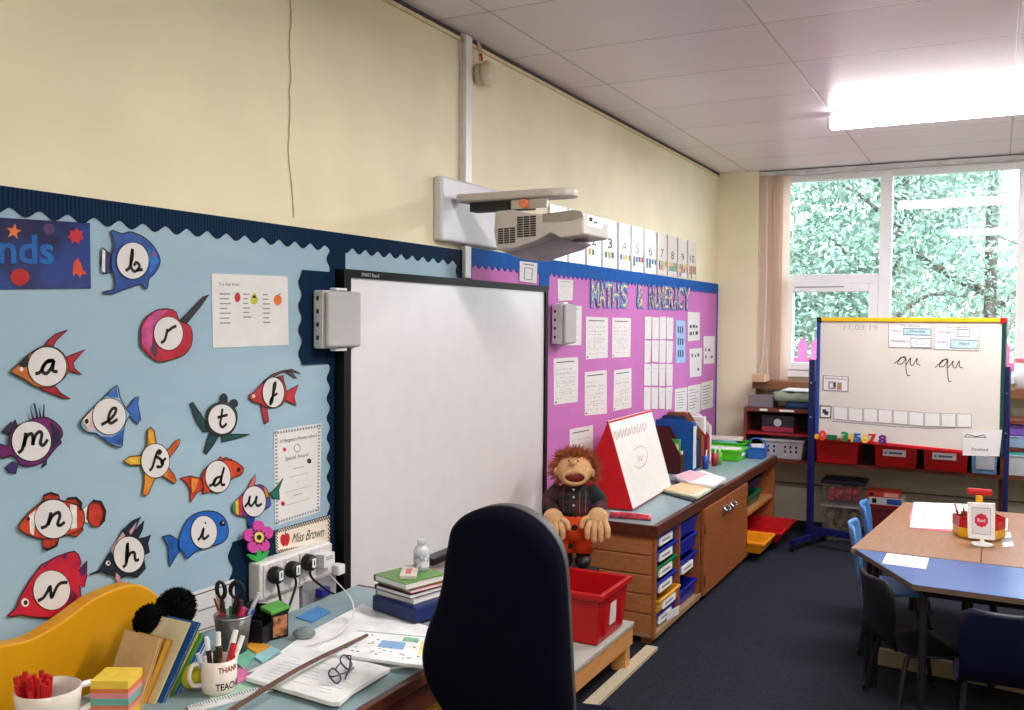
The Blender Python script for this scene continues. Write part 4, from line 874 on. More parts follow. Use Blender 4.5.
G(GF).tube([ga+ax*.022+up_*.028, mid+up_*.004, gb-ax*.022+up_*.028], .002, n=6, sm=True).build('bridge', gl)
for c, s_ in ((ga,-1),(gb,1)):
    h = c+ax*.025*s_+up_*.03; G(GF).tube([h, h+fwd*-.012, h-ax*s_*.06-fwd*.016-up_*.015, h-ax*s_*.11-fwd*.014-up_*.024], .002, n=6).build('temple', gl)
# stack of books on the blue folder
s0 = on(2,TZ,404,610)
def bookpile(name,label,cat,cx,cy,z,sx,sy,h,rot,c,pages=True,group='books stacked on the desk',smooth=0):
    t = thing(name,label,cat,(cx,cy,z),group); R = rotz(math.radians(rot))
    if pages:
        G(solid(c,.45)).cbox((cx,cy,z+h-.001),(sx,sy,.002),0,R).build('cover', t); G(solid(c,.45)).cbox((cx,cy,z+.001),(sx,sy,.002),0,R).build('cover', t)
        G(PAPER).cbox(V((cx,cy,z+h/2))+R@V((.002,0,0)),(sx-.008,sy-.006,h-.004),0,R).build('pages', t)
        G(solid(c,.45)).cbox(V((cx,cy,z+h/2))+R@V((-sx/2+.001,0,0)),(.002,sy,h),0,R).build('spine', t)
    else: G(solid(c,.4)).cbox((cx,cy,z+h/2),(sx,sy,h),0,R).build('case', t, bevel=.006)
    return t
bz = TZ+.0085; bx_, by_ = .465, 2.415
bookpile('box_file','thick royal blue box file at the bottom of the book stack on the desk','file',.51,2.405,bz,.20,.18,.048,-14,(14,30,90),False)
bookpile('stacked_book','grey white book lying directly on the blue box file','book',bx_+.03,by_,bz+.049,.17,.16,.016,-12,(190,186,192))
bookpile('stacked_book','black and red book lying in the middle of the desk stack','book',bx_+.03,by_-.01,bz+.066,.165,.155,.014,-14,(28,26,52))
bookpile('stacked_book','thin red book second from the top of the desk stack','book',bx_+.035,by_-.005,bz+.081,.16,.15,.012,-17,(160,40,48))
bookpile('stacked_book','green book on top of the desk stack','book',bx_+.03,by_-.015,bz+.094,.155,.165,.02,-16,(92,136,70))
tag(G(solid((206,196,184),.4), solid((176,90,70),.4)).cbox((bx_+.03,by_-.02,bz+.1205),(.05,.12,.012),0,rotz(.5)).cbox((bx_+.035,by_-.03,bz+.1275),(.018,.05,.003),1,rotz(.5)).build('game_packet',bevel=.003),'small cream and red packet lying on the green book','packet')
sb = on(0,.26,424,575); sbz = bz+.115
st = thing('sanitiser_bottle','clear plastic hand sanitiser bottle standing on the green book','bottle',(.50,2.455,sbz))
CLR = mat('clear_plastic',(226,230,236),.12,noise=.05,alpha=.55)
G(CLR).lathe([(.022,0),(.025,.004),(.025,.06),(.02,.072),(.011,.078),(.011,.084)], (.50,2.455,sbz), n=20).build('bottle_body', st, smooth=True)
G(mat('bottle_print',(150,154,170),.5,c2=(224,226,230),scale=70)).lathe([(.0254,.012),(.0254,.05)], (.50,2.455,sbz), n=20, close=True).build('printed_label', st, smooth=True)
G(CLR).lathe([(.013,.080),(.013,.098),(.011,.1)], (.50,2.455,sbz), n=16).build('cap', st, smooth=True)
# sockets
sk = thing('socket_trunking','white plastic trunking with double power sockets on the wall at the back of the desk','sockets',(.03,2.36,.745))
G(PLAST).box((0.012,2.203,.742),(.062,2.555,.862)).build('trunking_box', sk, bevel=.006)
for y in (2.215,2.388): G(solid((222,214,218),.3)).box((.062,y,.752),(.068,y+.165,.857)).build('socket_plate', sk, bevel=.003)
for y in (2.24,2.315,2.41,2.485): G(solid((232,228,230),.3),solid((170,60,60))).box((.068,y,.842),(.072,y+.018,.856)).box((.072,y+.004,.850),(.0724,y+.014,.852),1).build('switch', sk)
G(PLAST).box((.012,2.205,.63),(.05,2.405,.742)).build('lower_trunking', sk, bevel=.004)
vx = thing('wall_outlet','clear grey plastic wall box with a blue computer plug, below the sockets','outlet',(.03,2.5,.64))
G(mat('grey_clear_box',(150,148,154),.2,noise=.1)).box((.012,2.41,.64),(.058,2.59,.7415)).build('box', vx, bevel=.004)
G(solid((40,50,140),.4)).box((.058,2.475,.685),(.085,2.525,.715)).build('plug', vx, bevel=.003)
g = tag(G(PLAST).box((.05,2.56,.742),(.09,2.60,.778)).build('cable_cover',bevel=.005),'short white plastic trunking end beside the whiteboard frame','trunking')
pl_px = [(273.8,577.5),(291,572),(307,565)]
for i,(x,y) in enumerate(pl_px):
    c = on(0,.072,x-1,y-3)
    t = thing('power_plug', ['black power plug in the first socket from the left','black power plug in the second socket from the left','black power plug in the third socket, nearest the white charger'][i],'plug',c,'power plugs')
    G(BLACK).lathe([(.026,0),(.028,.008),(.026,.03),(.018,.036)], (.070,c.y,c.z), n=18, R=roty(math.radians(90))).build('plug_body', t, smooth=True, bevel=.002)
    G(WHITE, INK).box((.106,c.y-.009,c.z-.014),(.108,c.y+.009,c.z+.016)).box((.108,c.y-.003,c.z-.008),(.1083,c.y+.003,c.z+.01),1).build('plug_label', t)
    e = [(.0,.02),(-.02,.06),(-.0,.22)][i]
    pts = [(.09,c.y,c.z-.022),(.094,c.y+.003,c.z-.05),(.105,c.y+[-.0,-.04,.07][i],TZ-.005),(.12,c.y+[-.05,-.09,.13][i],TZ-.05),(.12,c.y+[-.10,-.13,.18][i],TZ-.14)]
    G(BLACK).tube(pts, .0042, sm=True, n=6).build('cord', t, smooth=True)
c = on(0,.08,324,559)
uc = thing('usb_charger','white charger plug with a thin white cable at the right end of the sockets','charger',(c.x,c.y,c.z-.02))
G(PLAST, GREYINK).box((.068,c.y-.028,c.z-.022),(.104,c.y+.028,c.z+.022)).box((.104,c.y-.018,c.z+.002),(.1045,c.y+.018,c.z+.006),1).box((.104,c.y-.018,c.z+.009),(.1045,c.y+.018,c.z+.013),1).build('charger_body', uc, bevel=.005)
wp_ = [V((.09,c.y,c.z-.022)),V((.10,c.y+.005,c.z-.05)),on(2,TZ+.075,346,592),on(2,TZ+.05,353,604),on(2,TZ+.03,352,618),on(2,TZ+.022,338,634),on(2,TZ+.02,322,640),on(2,TZ+.02,306,645)]
G(solid((222,216,220),.4)).tube(wp_, .0022, sm=True, n=6).build('cable', uc, smooth=True)
# ================================================================== office chair
oc0 = CAM + ray(500,600)*2.25
toC = (-FW); toC.z = 0; toC.normalize(); Rh = V((RT.x,RT.y,0)).normalized()
an = math.radians(14); cn_ = toC*math.cos(an) - Rh*math.sin(an); cu_ = V((-cn_.y, cn_.x, 0))
cp = Pl((oc0.x,oc0.y,0), cu_, (0,0,1))
oc = thing('office_chair','dark navy office chair with a tall rounded backrest, pulled up to the teacher desk','chair',(oc0.x,oc0.y,0))
NV = mat('navy_chair_fabric',(7,8,26),.9,noise=.12,scale=300,spec=.1); RIM = solid((62,62,66),.5)
ol = [(95,150),(108,100),(150,58),(220,32),(290,28),(350,46),(405,82),(452,140),(480,210),(490,300),(498,450),(505,600),(512,740),(500,830),(420,860),(200,850),(120,780),(60,690),(22,620),(6,540),(22,450),(52,370),(74,290),(84,210)]
CX = lambda p: (420+p[0]/3.38, 500+p[1]/3.38)
O2 = closed([cp.px(*CX(p)) for p in ol],3)
cxm = sum(p[0] for p in O2)/len(O2); czm = sum(p[1] for p in O2)/len(O2)
def sc(k): return [(cxm+(a-cxm)*k, czm+(b-czm)*k) for a,b in O2]
g = G(RIM); g.plpoly(cp, sc(1.0), -.085,-.02); bsh = g.build('backrest_shell', oc, bevel=.02, seg=4)
g = G(NV); ks = [(1.0,-.03),(1.0,-.012),(.975,.0),(.93,.008),(.8,.016),(.55,.022),(.25,.024)]
b = []; n_ = len(O2)
for k,d in ks: b += [cp.at(a,c,d) for a,c in sc(k)]
fs = [[i*n_+j, i*n_+(j+1)%n_, (i+1)*n_+(j+1)%n_, (i+1)*n_+j] for i in range(len(ks)-1) for j in range(n_)]+[list(range((len(ks)-1)*n_, len(ks)*n_))]
g.add(b, fs); g.build('backrest', oc, smooth=True)
pip = [cp.at(a,c,-.014) for a,c in sc(1.002)]
G(BLACK).tube(pip+[pip[0]], .004, n=6, caps=False).build('piping', oc, smooth=True)
bk_ = -cn_; sc_ = oc0+bk_*.33; 
def yawR(v): return Matrix((( -v.y, v.x,0),(v.x, v.y,0),(0,0,1))).transposed()
RZ = Matrix((cu_, cn_, V((0,0,1)))).transposed()
G(NV).cbox((sc_.x,sc_.y,.47),(.46,.44,.07),0,RZ).build('seat', oc, bevel=.03, seg=4)
G(BLACK).tube([V((oc0.x,oc0.y,.72))+bk_*.05,V((oc0.x,oc0.y,.50))+bk_*.05,V((sc_.x,sc_.y,.42))], .018, sm=True).build('back_bar', oc, smooth=True)
G(solid((40,40,42),.4)).lathe([(.03,.10),(.03,.28),(.022,.28),(.022,.435)], (sc_.x,sc_.y,0), n=16).build('gas_column', oc, smooth=True)
for k in range(5):
    a = k*2*math.pi/5+.3; e = V((sc_.x+math.cos(a)*.27, sc_.y+math.sin(a)*.27, .075))
    G(BLACK).tube([V((sc_.x,sc_.y,.115)), e], [.022,.015], n=8).build('base_spoke', oc)
    G(BLACK).lathe([(.028,-.011),(.03,0),(.028,.011)], (e.x,e.y,.03), n=14, R=rotz(a)@rotx(math.radians(90))).build('castor', oc)
# ================================================================== low bench and red tub
bn = thing('low_bench','low wooden bench with a grey top between the desk and the cabinets','bench',(.33,3.6,0))
G(solid((172,170,164),.5,noise=.03)).box((.05,3.0,.20),(.61,4.12,.22)).build('bench_top', bn, bevel=.003)
G(PINE).box((.585,3.0,.115),(.605,4.115,.20)).box((.06,4.095,.115),(.585,4.112,.20)).build('bench_apron', bn)
for x,y in ((.56,4.08),(.09,4.08),(.56,3.03),(.09,3.03)): G(PINE).box((x-.035,y-.03,0),(x+.035,y+.025,.20)).build('leg', bn)
tag(G(mat('batten_wood',(186,172,146),.6,noise=.08,stretch=(20,2,20))).box((.575,3.0,0.001),(.635,4.40,.016)).build('floor_batten'),'thin pale wooden batten lying along the edge of the carpet by the bench','batten')
rt = thing('storage_tub','large red plastic tub standing on the low bench beside the office chair','tub',(.42,3.65,.22))
RP = mat('red_plastic',(178,12,18),.35,noise=.04)
RB = rotz(math.radians(0))
def tub(par, lo, hi, wall, mt, taper=.08, lip=.018, lipd=.025, name='tub_body'):
    (x0,y0,z0),(x1,y1,z1) = lo, hi; tx, ty = (x1-x0)*taper/2, (y1-y0)*taper/2; g = G(mt)
    def ringv(z, k, inset): 
        return [V((x0+tx*k+inset,y0+ty*k+inset,z)),V((x1-tx*k-inset,y0+ty*k+inset,z)),V((x1-tx*k-inset,y1-ty*k-inset,z)),V((x0+tx*k+inset,y1-ty*k-inset,z))]
    rings = [ringv(z0,1,0), ringv(z1-lipd,0,0), ringv(z1-lipd,0,-lip), ringv(z1,0,-lip), ringv(z1,0,wall), ringv(z0+wall,1,wall)]
    vs = [v for r in rings for v in r]; fs = [[3,2,1,0]]
    for i in range(len(rings)-1):
        for j in range(4): fs.append([i*4+j, i*4+(j+1)%4, (i+1)*4+(j+1)%4, (i+1)*4+j])
    k = (len(rings)-1)*4; fs.append([k,k+1,k+2,k+3]); g.add(vs, fs); return g.build(name, par, bevel=min(.006,wall))
tub(rt,(.22,3.70,.221),(.605,4.045,.455),.006,RP,.10,.014,.03)
G(solid((224,206,206),.5)).prism([V((.594,3.84,.28)),V((.594,3.91,.28)),V((.598,3.91,.38)),V((.598,3.84,.38))],(.003,0,.0)).build('tub_label', rt)
G(WHITE).prism([V((.36,3.7125,.32)),V((.41,3.7125,.32)),V((.41,3.707,.38)),V((.36,3.707,.38))],(0,-.003,0)).build('tub_label', rt)
for k in range(2): G(RP).box((.583,3.76+k*.20,.25),(.602,3.79+k*.20,.43)).build('rib', rt, bevel=.004)
# ================================================================== hand puppet
PY = 4.20; S_ = .0048
def pp(x, y, d=0): 
    p = on(1, PY, x, y); return V((p.x, PY-d, p.z))
SKIN = mat('tan_felt',(206,158,112),.9,noise=.08,scale=60,bump=.2)
HAIR = mat('ginger_fur',(158,84,50),.85,noise=.25,scale=50)
PLAID = mat('dark_plaid_shirt',(18,30,34),.85,c2=(84,36,42),kind='noise',scale=12,thr=(.45,.6))
TRO = mat('orange_trousers',(214,70,24),.8,noise=.07)
MOUTH = solid((110,20,20),.7)
pu = thing('hand_puppet','hand puppet with shaggy ginger hair, checked shirt and orange trousers by the cabinets','puppet',pp(576,565))
h = pp(575,469,.02); w_ = .085
R = random.Random(8)
g = G(SKIN, MOUTH)
n_ = 24; prof = []
# head: a ball pulled forward into a wide muzzle with an open mouth
for i in range(n_+1):
    t = math.pi*i/n_
    for k in range(n_):
        a = 2*math.pi*k/n_; d = V((math.sin(t)*math.cos(a), math.sin(t)*math.sin(a), -math.cos(t)))
        p = V((d.x*.088, d.y*.080, d.z*.080))
        if d.y < 0:
            f = (-d.y)**1.5; p.y -= .03*f; p.x *= 1+.10*f*(1-abs(d.z))
        p.z -= .012*max(0,-d.y); 
        g.v.append(h+p)
for i in range(n_):
    for k in range(n_):
        j = (k+1)%n_; g.f.append([i*n_+k,i*n_+j,(i+1)*n_+j,(i+1)*n_+k]); g.i.append(0)
g.build('head', pu, smooth=True)
mo = h+V((.008,-.088,-.022))
G(MOUTH).ball(mo,(.050,.028,.025),0,20).build('mouth', pu, smooth=True)
lip = [mo+V((math.cos(k/24*6.283)*.054,-.014-.004*abs(math.sin(k/24*6.283)),math.sin(k/24*6.283)*.029)) for k in range(25)]
G(SKIN).tube(lip,.0085,n=8,caps=False).build('lips', pu, smooth=True)
G(SKIN).ball(h+V((-.002,-.105,.050)),(.017,.014,.013),0,12).build('nose', pu, smooth=True)
for s_ in (-1,1): G(SKIN).ball(h+V((s_*.088,-.01,-.01)),(.014,.02,.024),0,12).build('ear', pu, smooth=True)
for s_ in (-1,1): G(BLACK).ball(h+V((s_*.022,-.094,.058)),.005,0,8).build('eye', pu)
g = G(HAIR); g.ball(h+V((0,.025,.018)),(.096,.075,.082),0,16)
for k in range(2600):
    d = V((R.gauss(0,1),R.gauss(0,1),R.gauss(0,1))).normalized()
    if d.y < -.35 and d.z < .66: continue
    if d.z < -.75: continue
    p = h+V((d.x*.092,d.y*.078+.012,d.z*.085+.01)); L = R.uniform(.03,.06); 
    e = p+V((d.x*L*1.0,d.y*L*.8,d.z*L*.6-(.012 if d.z < .5 else .002)))+V((R.uniform(-.012,.012),R.uniform(-.008,.008),R.uniform(-.01,.01)))
    a = d.orthogonal().normalized()*.0028; b = d.cross(a)
    g.add([p+a,p-a*.5+b*.87,p-a*.5-b*.87,e],[(0,1,3),(1,2,3),(2,0,3)])
g.build('hair', pu)
g = G(PLAID, solid((170,150,140),.8), solid((110,40,44),.8)); c = pp(575,497)
g.tube([c+V((0,0,.078)),c+V((0,0,.055)),c+V((0,-.01,.0)),c+V((0,-.012,-.05)),c+V((0,-.01,-.085))],[.045,.072,.088,.090,.082],0,n=20)
sh_ = {}
for s_,hx,hy in ((-1,560,511),(1,593,512)):
    s0_ = c+V((s_*.065,0,.045)); e0 = c+V((s_*.125,-.02,-.02)); w0 = pp(hx+ s_*2,hy-3,.085)
    g.tube([s0_,e0,w0],[.042,.042,.036,.034,.032],0,n=14,sm=True); sh_[s_] = w0
sh_o = g.build('shirt', pu, smooth=True)
g = G(solid((120,60,50),.8), solid((150,140,110),.8))
for dx in (-.05,-.018,.03,.058):
    y_ = lambda z,dx=dx: -math.sqrt(max(0,.0885**2-dx**2))-.011
    g.tube([c+V((dx,y_(0)+.002,.045)),c+V((dx,y_(0)-.001,0)),c+V((dx,y_(0)-.003,-.06))],.0012,1 if dx>0 else 0,n=4)
for z in (.03,-.005,-.045):
    g.tube([c+V((math.sin(k*.12)*.0905,-math.cos(k*.12)*.0905-.008,z)) for k in range(-8,9)],.0012,0,n=4)
g.build('check_line', sh_o)
for z in (.055,.018,-.022): G(solid((214,214,210),.4)).ball(c+V((.0,-.098,z)),(.006,.004,.006),0,10).build('button', pu)
HND = mat('tan_felt_hand',(218,176,128),.9,noise=.08,scale=60,bump=.2)
for s_, px_, py_ in ((-1,557,512),(1,597,514)):
    pc_ = pp(px_,py_,.10); g = G(HND)
    g.ball(pc_,(.050,.030,.046),0,14)
    for k in range(4):
        fx = (-1.5+k)*.0255; L = (.074,.086,.084,.066)[k]
        b_ = pc_+V((fx*.9,-.012,-.018)); m_ = b_+V((fx*.35,-.016,-L*.55)); e_ = m_+V((0,.006,-L*.5))
        g.tube([b_,m_,e_],[.0150,.0150,.0145,.0135,.013],0,n=10,sm=True); g.ball(e_,.0138,0,10)
    b_ = pc_+V((-s_*.040,-.012,.0)); m_ = b_+V((-s_*.028,-.012,-.016)); e_ = m_+V((-s_*.008,0,-.028))
    g.tube([b_,m_,e_],[.0135,.013,.012],0,n=10,sm=True); g.ball(e_,.0125,0,10)
    g.build('hand', pu, smooth=True)
t0 = pp(575,512); g = G(TRO)
g.tube([t0+V((0,-.005,.02)),t0+V((0,-.01,-.05)),t0+V((0,-.01,-.12))],[.085,.092,.088],0,n=18)
for s_ in (-1,1): g.tube([t0+V((s_*.04,-.01,-.05)),t0+V((s_*.044,-.02,-.12)),t0+V((s_*.044,-.02,-.19))],[.05,.05,.05],0,n=14)
g.build('trousers', pu, smooth=True)
for dx,dz in ((.004,-.055),(-.02,-.155),(.04,-.16)): G(solid((24,18,18),.8)).ball(t0+V((dx,-.098 if dz>-.1 else -.062,dz)),(.016,.006,.016),0,12).build('patch', pu)
for s_ in (-1,1):
    q_ = t0+V((s_*.044,-.03,-.2)); G(BLACK).tube([q_+V((0,.01,.03)),q_+V((0,.01,-.02))],.036,n=12).ball(q_+V((0,-.02,-.028)),(.042,.062,.032),0,14).build('boot', pu, smooth=True)
pu.rotation_euler.z = math.radians(20)
pst = tag(G(solid((40,36,40))).cbox((t0.x,4.195,.209),(.22,.12,.416)).build('wooden_block'),'dark block under the boots of the puppet, behind the red tub','block')
# ================================================================== cabinets along the left wall
cb = thing('low_cabinet','long low wooden cabinet with a blue grey worktop along the purple board','cabinet',(.3,5.9,0))
G(LAMI).box((.012,4.44,.595),(.585,7.29,.61)).build('worktop', cb)
G(DWOOD).box((.585,4.43,.553),(.612,7.29,.611)).box((.012,4.43,.553),(.585,4.445,.611)).box((.012,4.445,.553),(.585,7.29,.594)).build('worktop_edge', cb, bevel=.002)
for k in range(5): G(WOODH).box((.012,4.448,.055+k*.0995),(.582,4.468,.055+k*.0995+.0965)).build('end_board', cb, bevel=.007, seg=3)
for a in (((.58,4.448,.03),(.598,4.478,.553)),((.3,4.85,.06),(.598,4.868,.553)),((.02,5.235,.06),(.598,5.255,.553)),((.02,6.30,.06),(.598,6.32,.553)),((.02,7.255,.03),(.598,7.28,.553))): G(WOOD).box(*a).build('upright', cb)
G(solid((150,120,92))).box((.02,4.45,.035),(.605,7.28,.06)).build('base_board', cb)
G(solid((60,40,30))).box((.02,4.47,.06),(.03,7.25,.553)).box((.06,4.5,0),(.10,7.25,.035)).build('back_panel', cb)
for x,y in ((.55,4.49),(.55,5.3),(.55,6.3),(.55,7.25)): G(WOOD).box((x-.03,y-.02,0),(x+.03,y+.02,.035)).build('foot', cb)
G(mat('shelf_wood',(176,118,72),.45,noise=.08)).box((.03,6.32,.29),(.59,7.255,.312)).build('inner_shelf', cb)
for i,(a,b,hy) in enumerate(((5.258,5.775,5.70),(5.782,6.312,5.86))):
    dr = G(WOOD).box((.60,a,.045),(.62,b,.548)).build('door', cb, bevel=.002)
    g = G(STEEL); g.box((.62,hy-.05,.455),(.628,hy+.05,.50)); g.tube([(.628,hy-.045,.492),(.648,hy-.045,.475),(.650,hy,.470),(.648,hy+.045,.475),(.628,hy+.045,.492)],.006,sm=True); g.build('handle', dr)
    G(solid((50,30,22))).box((.60,a+.004 if i == 0 else b-.03,.40),(.6215,a+.03 if i == 0 else b-.004,.46)).box((.60,a+.004 if i == 0 else b-.03,.10),(.6215,a+.03 if i == 0 else b-.004,.16)).build('hinge', dr)
def drawer_tray(label, y0, y1, z0, z1, c, out=0., tilt=0., lab=True, grp='pull out trays in the low cabinet'):
    t = thing('storage_tray', label, 'tray', (.4,(y0+y1)/2,z0), grp); m_ = solid(c,.35)
    tub(t,(.10+out,y0+.012,z0),(.585+out,y1-.012,z1),.004,m_,.04,.008,.014,'tray_body')
    x = .585+out
    if lab: G(WHITE, GREYINK).box((x-.006,y0+.07,z0+.012),(x+.005,y1-.09,z0+.052)).box((x+.005,y0+.10,z0+.026),(x+.0054,y1-.13,z0+.038),1).build('name_label', t)
    return t
BLU, GREEN_, YELW = (16,32,150), (10,110,58), (226,164,40)
for k,(c,l) in enumerate(((BLU,'blue tray at the bottom of the first tray column'),(YELW,'yellow tray second from the bottom of the first tray column'),(BLU,'blue tray in the middle of the first tray column'),(GREEN_,'green tray in the first tray column'),(BLU,'blue tray second from the top of the first tray column'),(BLU,'blue tray at the top of the first tray column'))):
    z = .066+k*.081; drawer_tray(l, 4.485, 4.845, z, z+.072, c, out=(.02 if k == 1 else .0))
for k,(c,l) in enumerate(((BLU,'blue tray at the bottom of the second tray column'),(BLU,'blue tray in the middle of the second tray column'),(BLU,'blue tray second from the top of the second tray column'),(BLU,'blue tray at the top of the second tray column'))):
    z = (.066,.23,.34,.44)[k]; drawer_tray(l, 4.872, 5.23, z, z+.09, c, lab=(k in (1,)))
tag(G(WHITE, GREYINK).prism([V((.592,4.66,.065)),V((.612,4.80,.065)),V((.618,4.80,.115)),V((.598,4.66,.115))],(.002,0,0)).build('loose_label'),'white label hanging from the lowest blue tray of the first column','label')
# trays in the open end of the cabinet
t = thing('storage_tray','green tray with dark papers on the shelf at the far end of the low cabinet','tray',(.3,6.7,.313)); tub(t,(.06,6.50,.313),(.56,6.98,.40),.005,solid((16,92,60),.35),.06,.01,.016,'tray_body')
G(solid((30,36,80),.5)).box((.1,6.55,.40),(.5,6.92,.415)).build('contents', t)
t = thing('storage_tray','dark blue tray stacked on the green tray in the low cabinet','tray',(.3,6.75,.416)); tub(t,(.06,6.53,.416),(.55,7.02,.50),.005,solid((20,26,80),.35),.06,.01,.016,'tray_body')
t = thing('storage_tray','large red tray lying open on the floor at the far end of the low cabinet','tray',(.5,7.0,.06)); tub(t,(.10,6.70,.061),(.76,7.22,.145),.006,RP,.08,.016,.02,'tray_body')
t = thing('storage_tray','yellow tray on the bottom board beside the red tray','tray',(.5,6.5,.06)); tub(t,(.12,6.335,.061),(.72,6.67,.14),.006,solid((226,146,24),.35),.06,.014,.02,'tray_body'); G(WHITE).box((.704,6.38,.085),(.708,6.46,.112)).build('name_label', t)
# ================================================================== things on the worktop
CZ = .613
af = thing('tabletop_easel','red tent shaped tabletop easel with white sloping boards','easel',(.23,5.15,CZ))
A0, A1 = on(2,CZ+.005,633,510), on(2,CZ+.005,671,487); ax = .19
ap0 = on(0,ax,608,421); ap1 = on(0,ax,650.5,409.6)
epl = Pl(A0,(A1-A0),(ap0-A0)-(A1-A0).normalized()*((ap0-A0).dot((A1-A0).normalized()))); ap1 = epl.at(*epl.px(650.5,409.6))
dirv = V((A1.x-A0.x,A1.y-A0.y,0)).normalized()
rear0, rear1 = V((.03,A0.y,CZ+.005)), V((.03,A1.y,CZ+.005))
nf = (A1-A0).cross(ap0-A0).normalized(); nf = nf if nf.x > 0 else -nf
RDM = mat('easel_red',(200,14,20),.45,noise=.04)
WBM = mat('easel_white',(232,230,226),.3,noise=.015)
F4 = [A0,A1,ap1,ap0]
G(RDM).prism([p-nf*.012 for p in F4], nf*.012).build('front_panel', af, bevel=.002)
G(WBM).prism([A0+(ap0-A0)*.01+nf*.0005,A1+(ap1-A1)*.01+nf*.0005,ap1+nf*.0005,ap0+nf*.0005], nf*.003).build('whiteboard_face', af)
nr = (rear1-rear0).cross(ap0-rear0).normalized(); nr = nr if nr.x < 0 else -nr
G(RDM).prism([p-nr*.012 for p in (rear0,rear1,ap1,ap0)], nr*.012).build('rear_panel', af, bevel=.002)
G(RDM).prism([A0-nf*.006,rear0-nr*.006,ap0], (0,.006,0)).build('end_panel', af)
epl = Pl(A0+nf*.0038,(A1-A0),(ap0-A0)-(A1-A0).normalized()*((ap0-A0).dot((A1-A0).normalized())))
RINK = solid((200,130,120),.7); BINK = solid((160,150,165),.7); g = G(RINK, BINK)
for (a,b,w2,mi) in ((0,0,0,0),): pass
R = random.Random(6)
x0 = 612.5
for i,ch in enumerate(((0,1),(1,2),(2,3),(3,4),(4,5),(5,6))):
    x = 614+i*5.6; y = 436-i*1.7
    g.pxline(epl,[(x,y+3),(x+1,y-5),(x+2.5,y+3.5),(x+4,y-4.6),(x+5,y+2.4)],.006,.0005,i%2)
g.pxline(epl,[(637,455),(638.5,461),(640,456),(641,461),(643,455)],.005,.0005,1); g.pxline(epl,[(634,450),(641,446),(647,451),(646,462),(640,468),(634,466)],.004,.0005,0)
g.build('writing', af)
# magazine files : side view slopes down to the front
def magfile(label, y, w, c, x0, x1, h, lowh, contents=(), spine=None):
    t = thing('magazine_file', label, 'file', ((x0+x1)/2,y,CZ), 'magazine files on the worktop'); m_ = solid(c,.5); g = G(m_)
    prof = [(x0,0),(x1,0),(x1,lowh),(x0+(x1-x0)*.55,h),(x0,h)]
    for yy_ in (y,y+w-.003): g.prism([V((x,yy_,CZ+z)) for x,z in prof],(0,.003,0))
    g.box((x0,y,CZ),(x0+.003,y+w,CZ+h)); g.box((x1-.003,y,CZ),(x1,y+w,CZ+lowh)); g.box((x0,y,CZ),(x1,y+w,CZ+.003)); g.build('file_case', t)
    for k,(cc_,hh,ww) in enumerate(contents):
        yy_ = y+.006+k*(w-.012)/max(1,len(contents)); G(solid(cc_,.6)).box((x0+.01,yy_,CZ+.004),(x0+(x1-x0)*ww,yy_+(w-.012)/len(contents)*.85,CZ+hh)).build('folder', t)
    if spine: G(solid(spine,.6)).box((x1,y+.008,CZ+.02),(x1+.001,y+w-.008,CZ+lowh-.02)).build('spine_label', t)
    return t
magfile('dark brown magazine file with green papers, nearest the tabletop easel', 6.02,.09,(70,26,22),.01,.235,.31,.13,((200,190,120),)*0+((60,130,60),.22,.93) and (((206,196,150),.20,.9),((80,160,70),.23,.93),((230,226,214),.15,.97)))
magfile('tall bright blue magazine file with its flat side showing', 6.17,.085,(20,86,160),-.0+.012,.275,.345,.33,(((210,214,220),.30,.9),((150,170,190),.32,.95)),(206,214,224))
magfile('dark blue rounded magazine file behind the bright blue one', 6.30,.08,(24,52,96),.012,.26,.36,.20,(((214,212,214),.33,.6),((160,170,190),.25,.8)))
magfile('brown card magazine file at the back of the row', 6.42,.08,(136,74,48),.012,.26,.375,.22,(((150,84,56),.38,.55),((226,222,220),.31,.8)))
magfile('crimson magazine file with white papers', 6.54,.07,(160,30,60),.012,.27,.33,.20,(((236,234,232),.34,.9),))
magfile('white magazine file at the far end of the row of files', 6.66,.07,(226,222,224),.012,.25,.36,.26,(((230,226,226),.34,.7),))
for x,y,c,l in ((.31,6.36,(40,70,160),'small blue pot in front of the dark blue file'),(.33,6.52,(170,36,60),'small red pot in front of the crimson file'),(.34,6.60,(110,170,60),'small green and white pot in front of the white file')):
    t = thing('marker_pot', l, 'pot', (x,y,CZ), 'marker pots'); G(solid(c,.4)).lathe([(.02,CZ),(.024,CZ+.09),(.022,CZ+.09),(.018,CZ+.006),(0,CZ+.005)],(x,y,0),n=16).build('pot_wall', t, smooth=True); G(WHITE).tube([(x,y,CZ+.02),(x+.005,y+.01,CZ+.13)],.006,n=6).build('marker', t)
def sheet(name,label,cat,pts,z,h,c,group='papers on the worktop'): 
    return tag(G(solid(c,.7),GREYINK).pxpoly(flatpl(z),pts,0,h).build(name),label,cat,group)
sheet('document_wallet','black document wallet under the papers on the worktop','wallet',[(660,492),(690,481),(717,488),(694,501)],CZ,.006,(30,40,46))
sheet('paper_pile','pile of pale green and cream papers on the black wallet','papers',[(662,489),(693,479),(716,486),(697,497)],CZ+.006,.012,(206,214,186))
sheet('paper_sheet','peach sheet on top of the pile nearest the worktop edge','paper',[(663,489),(682,482),(708,486),(694,494)],CZ+.0185,.002,(232,190,150))
sheet('paper_pile','pile of white papers lying behind the peach sheet','papers',[(676,478),(702,470),(726,478),(714,486),(690,482)],CZ+.021,.014,(232,230,236))
sheet('paper_sheet','pink tinted sheet on top of the white pile','paper',[(672,476),(690,470),(708,474),(692,481)],CZ+.036,.0015,(226,186,196))
t = thing('pencil_case','clear and red plastic pencil case at the near corner of the worktop','case',on(2,CZ,620,516)); c0 = on(2,CZ,610,517); c1 = on(2,CZ,651,520)
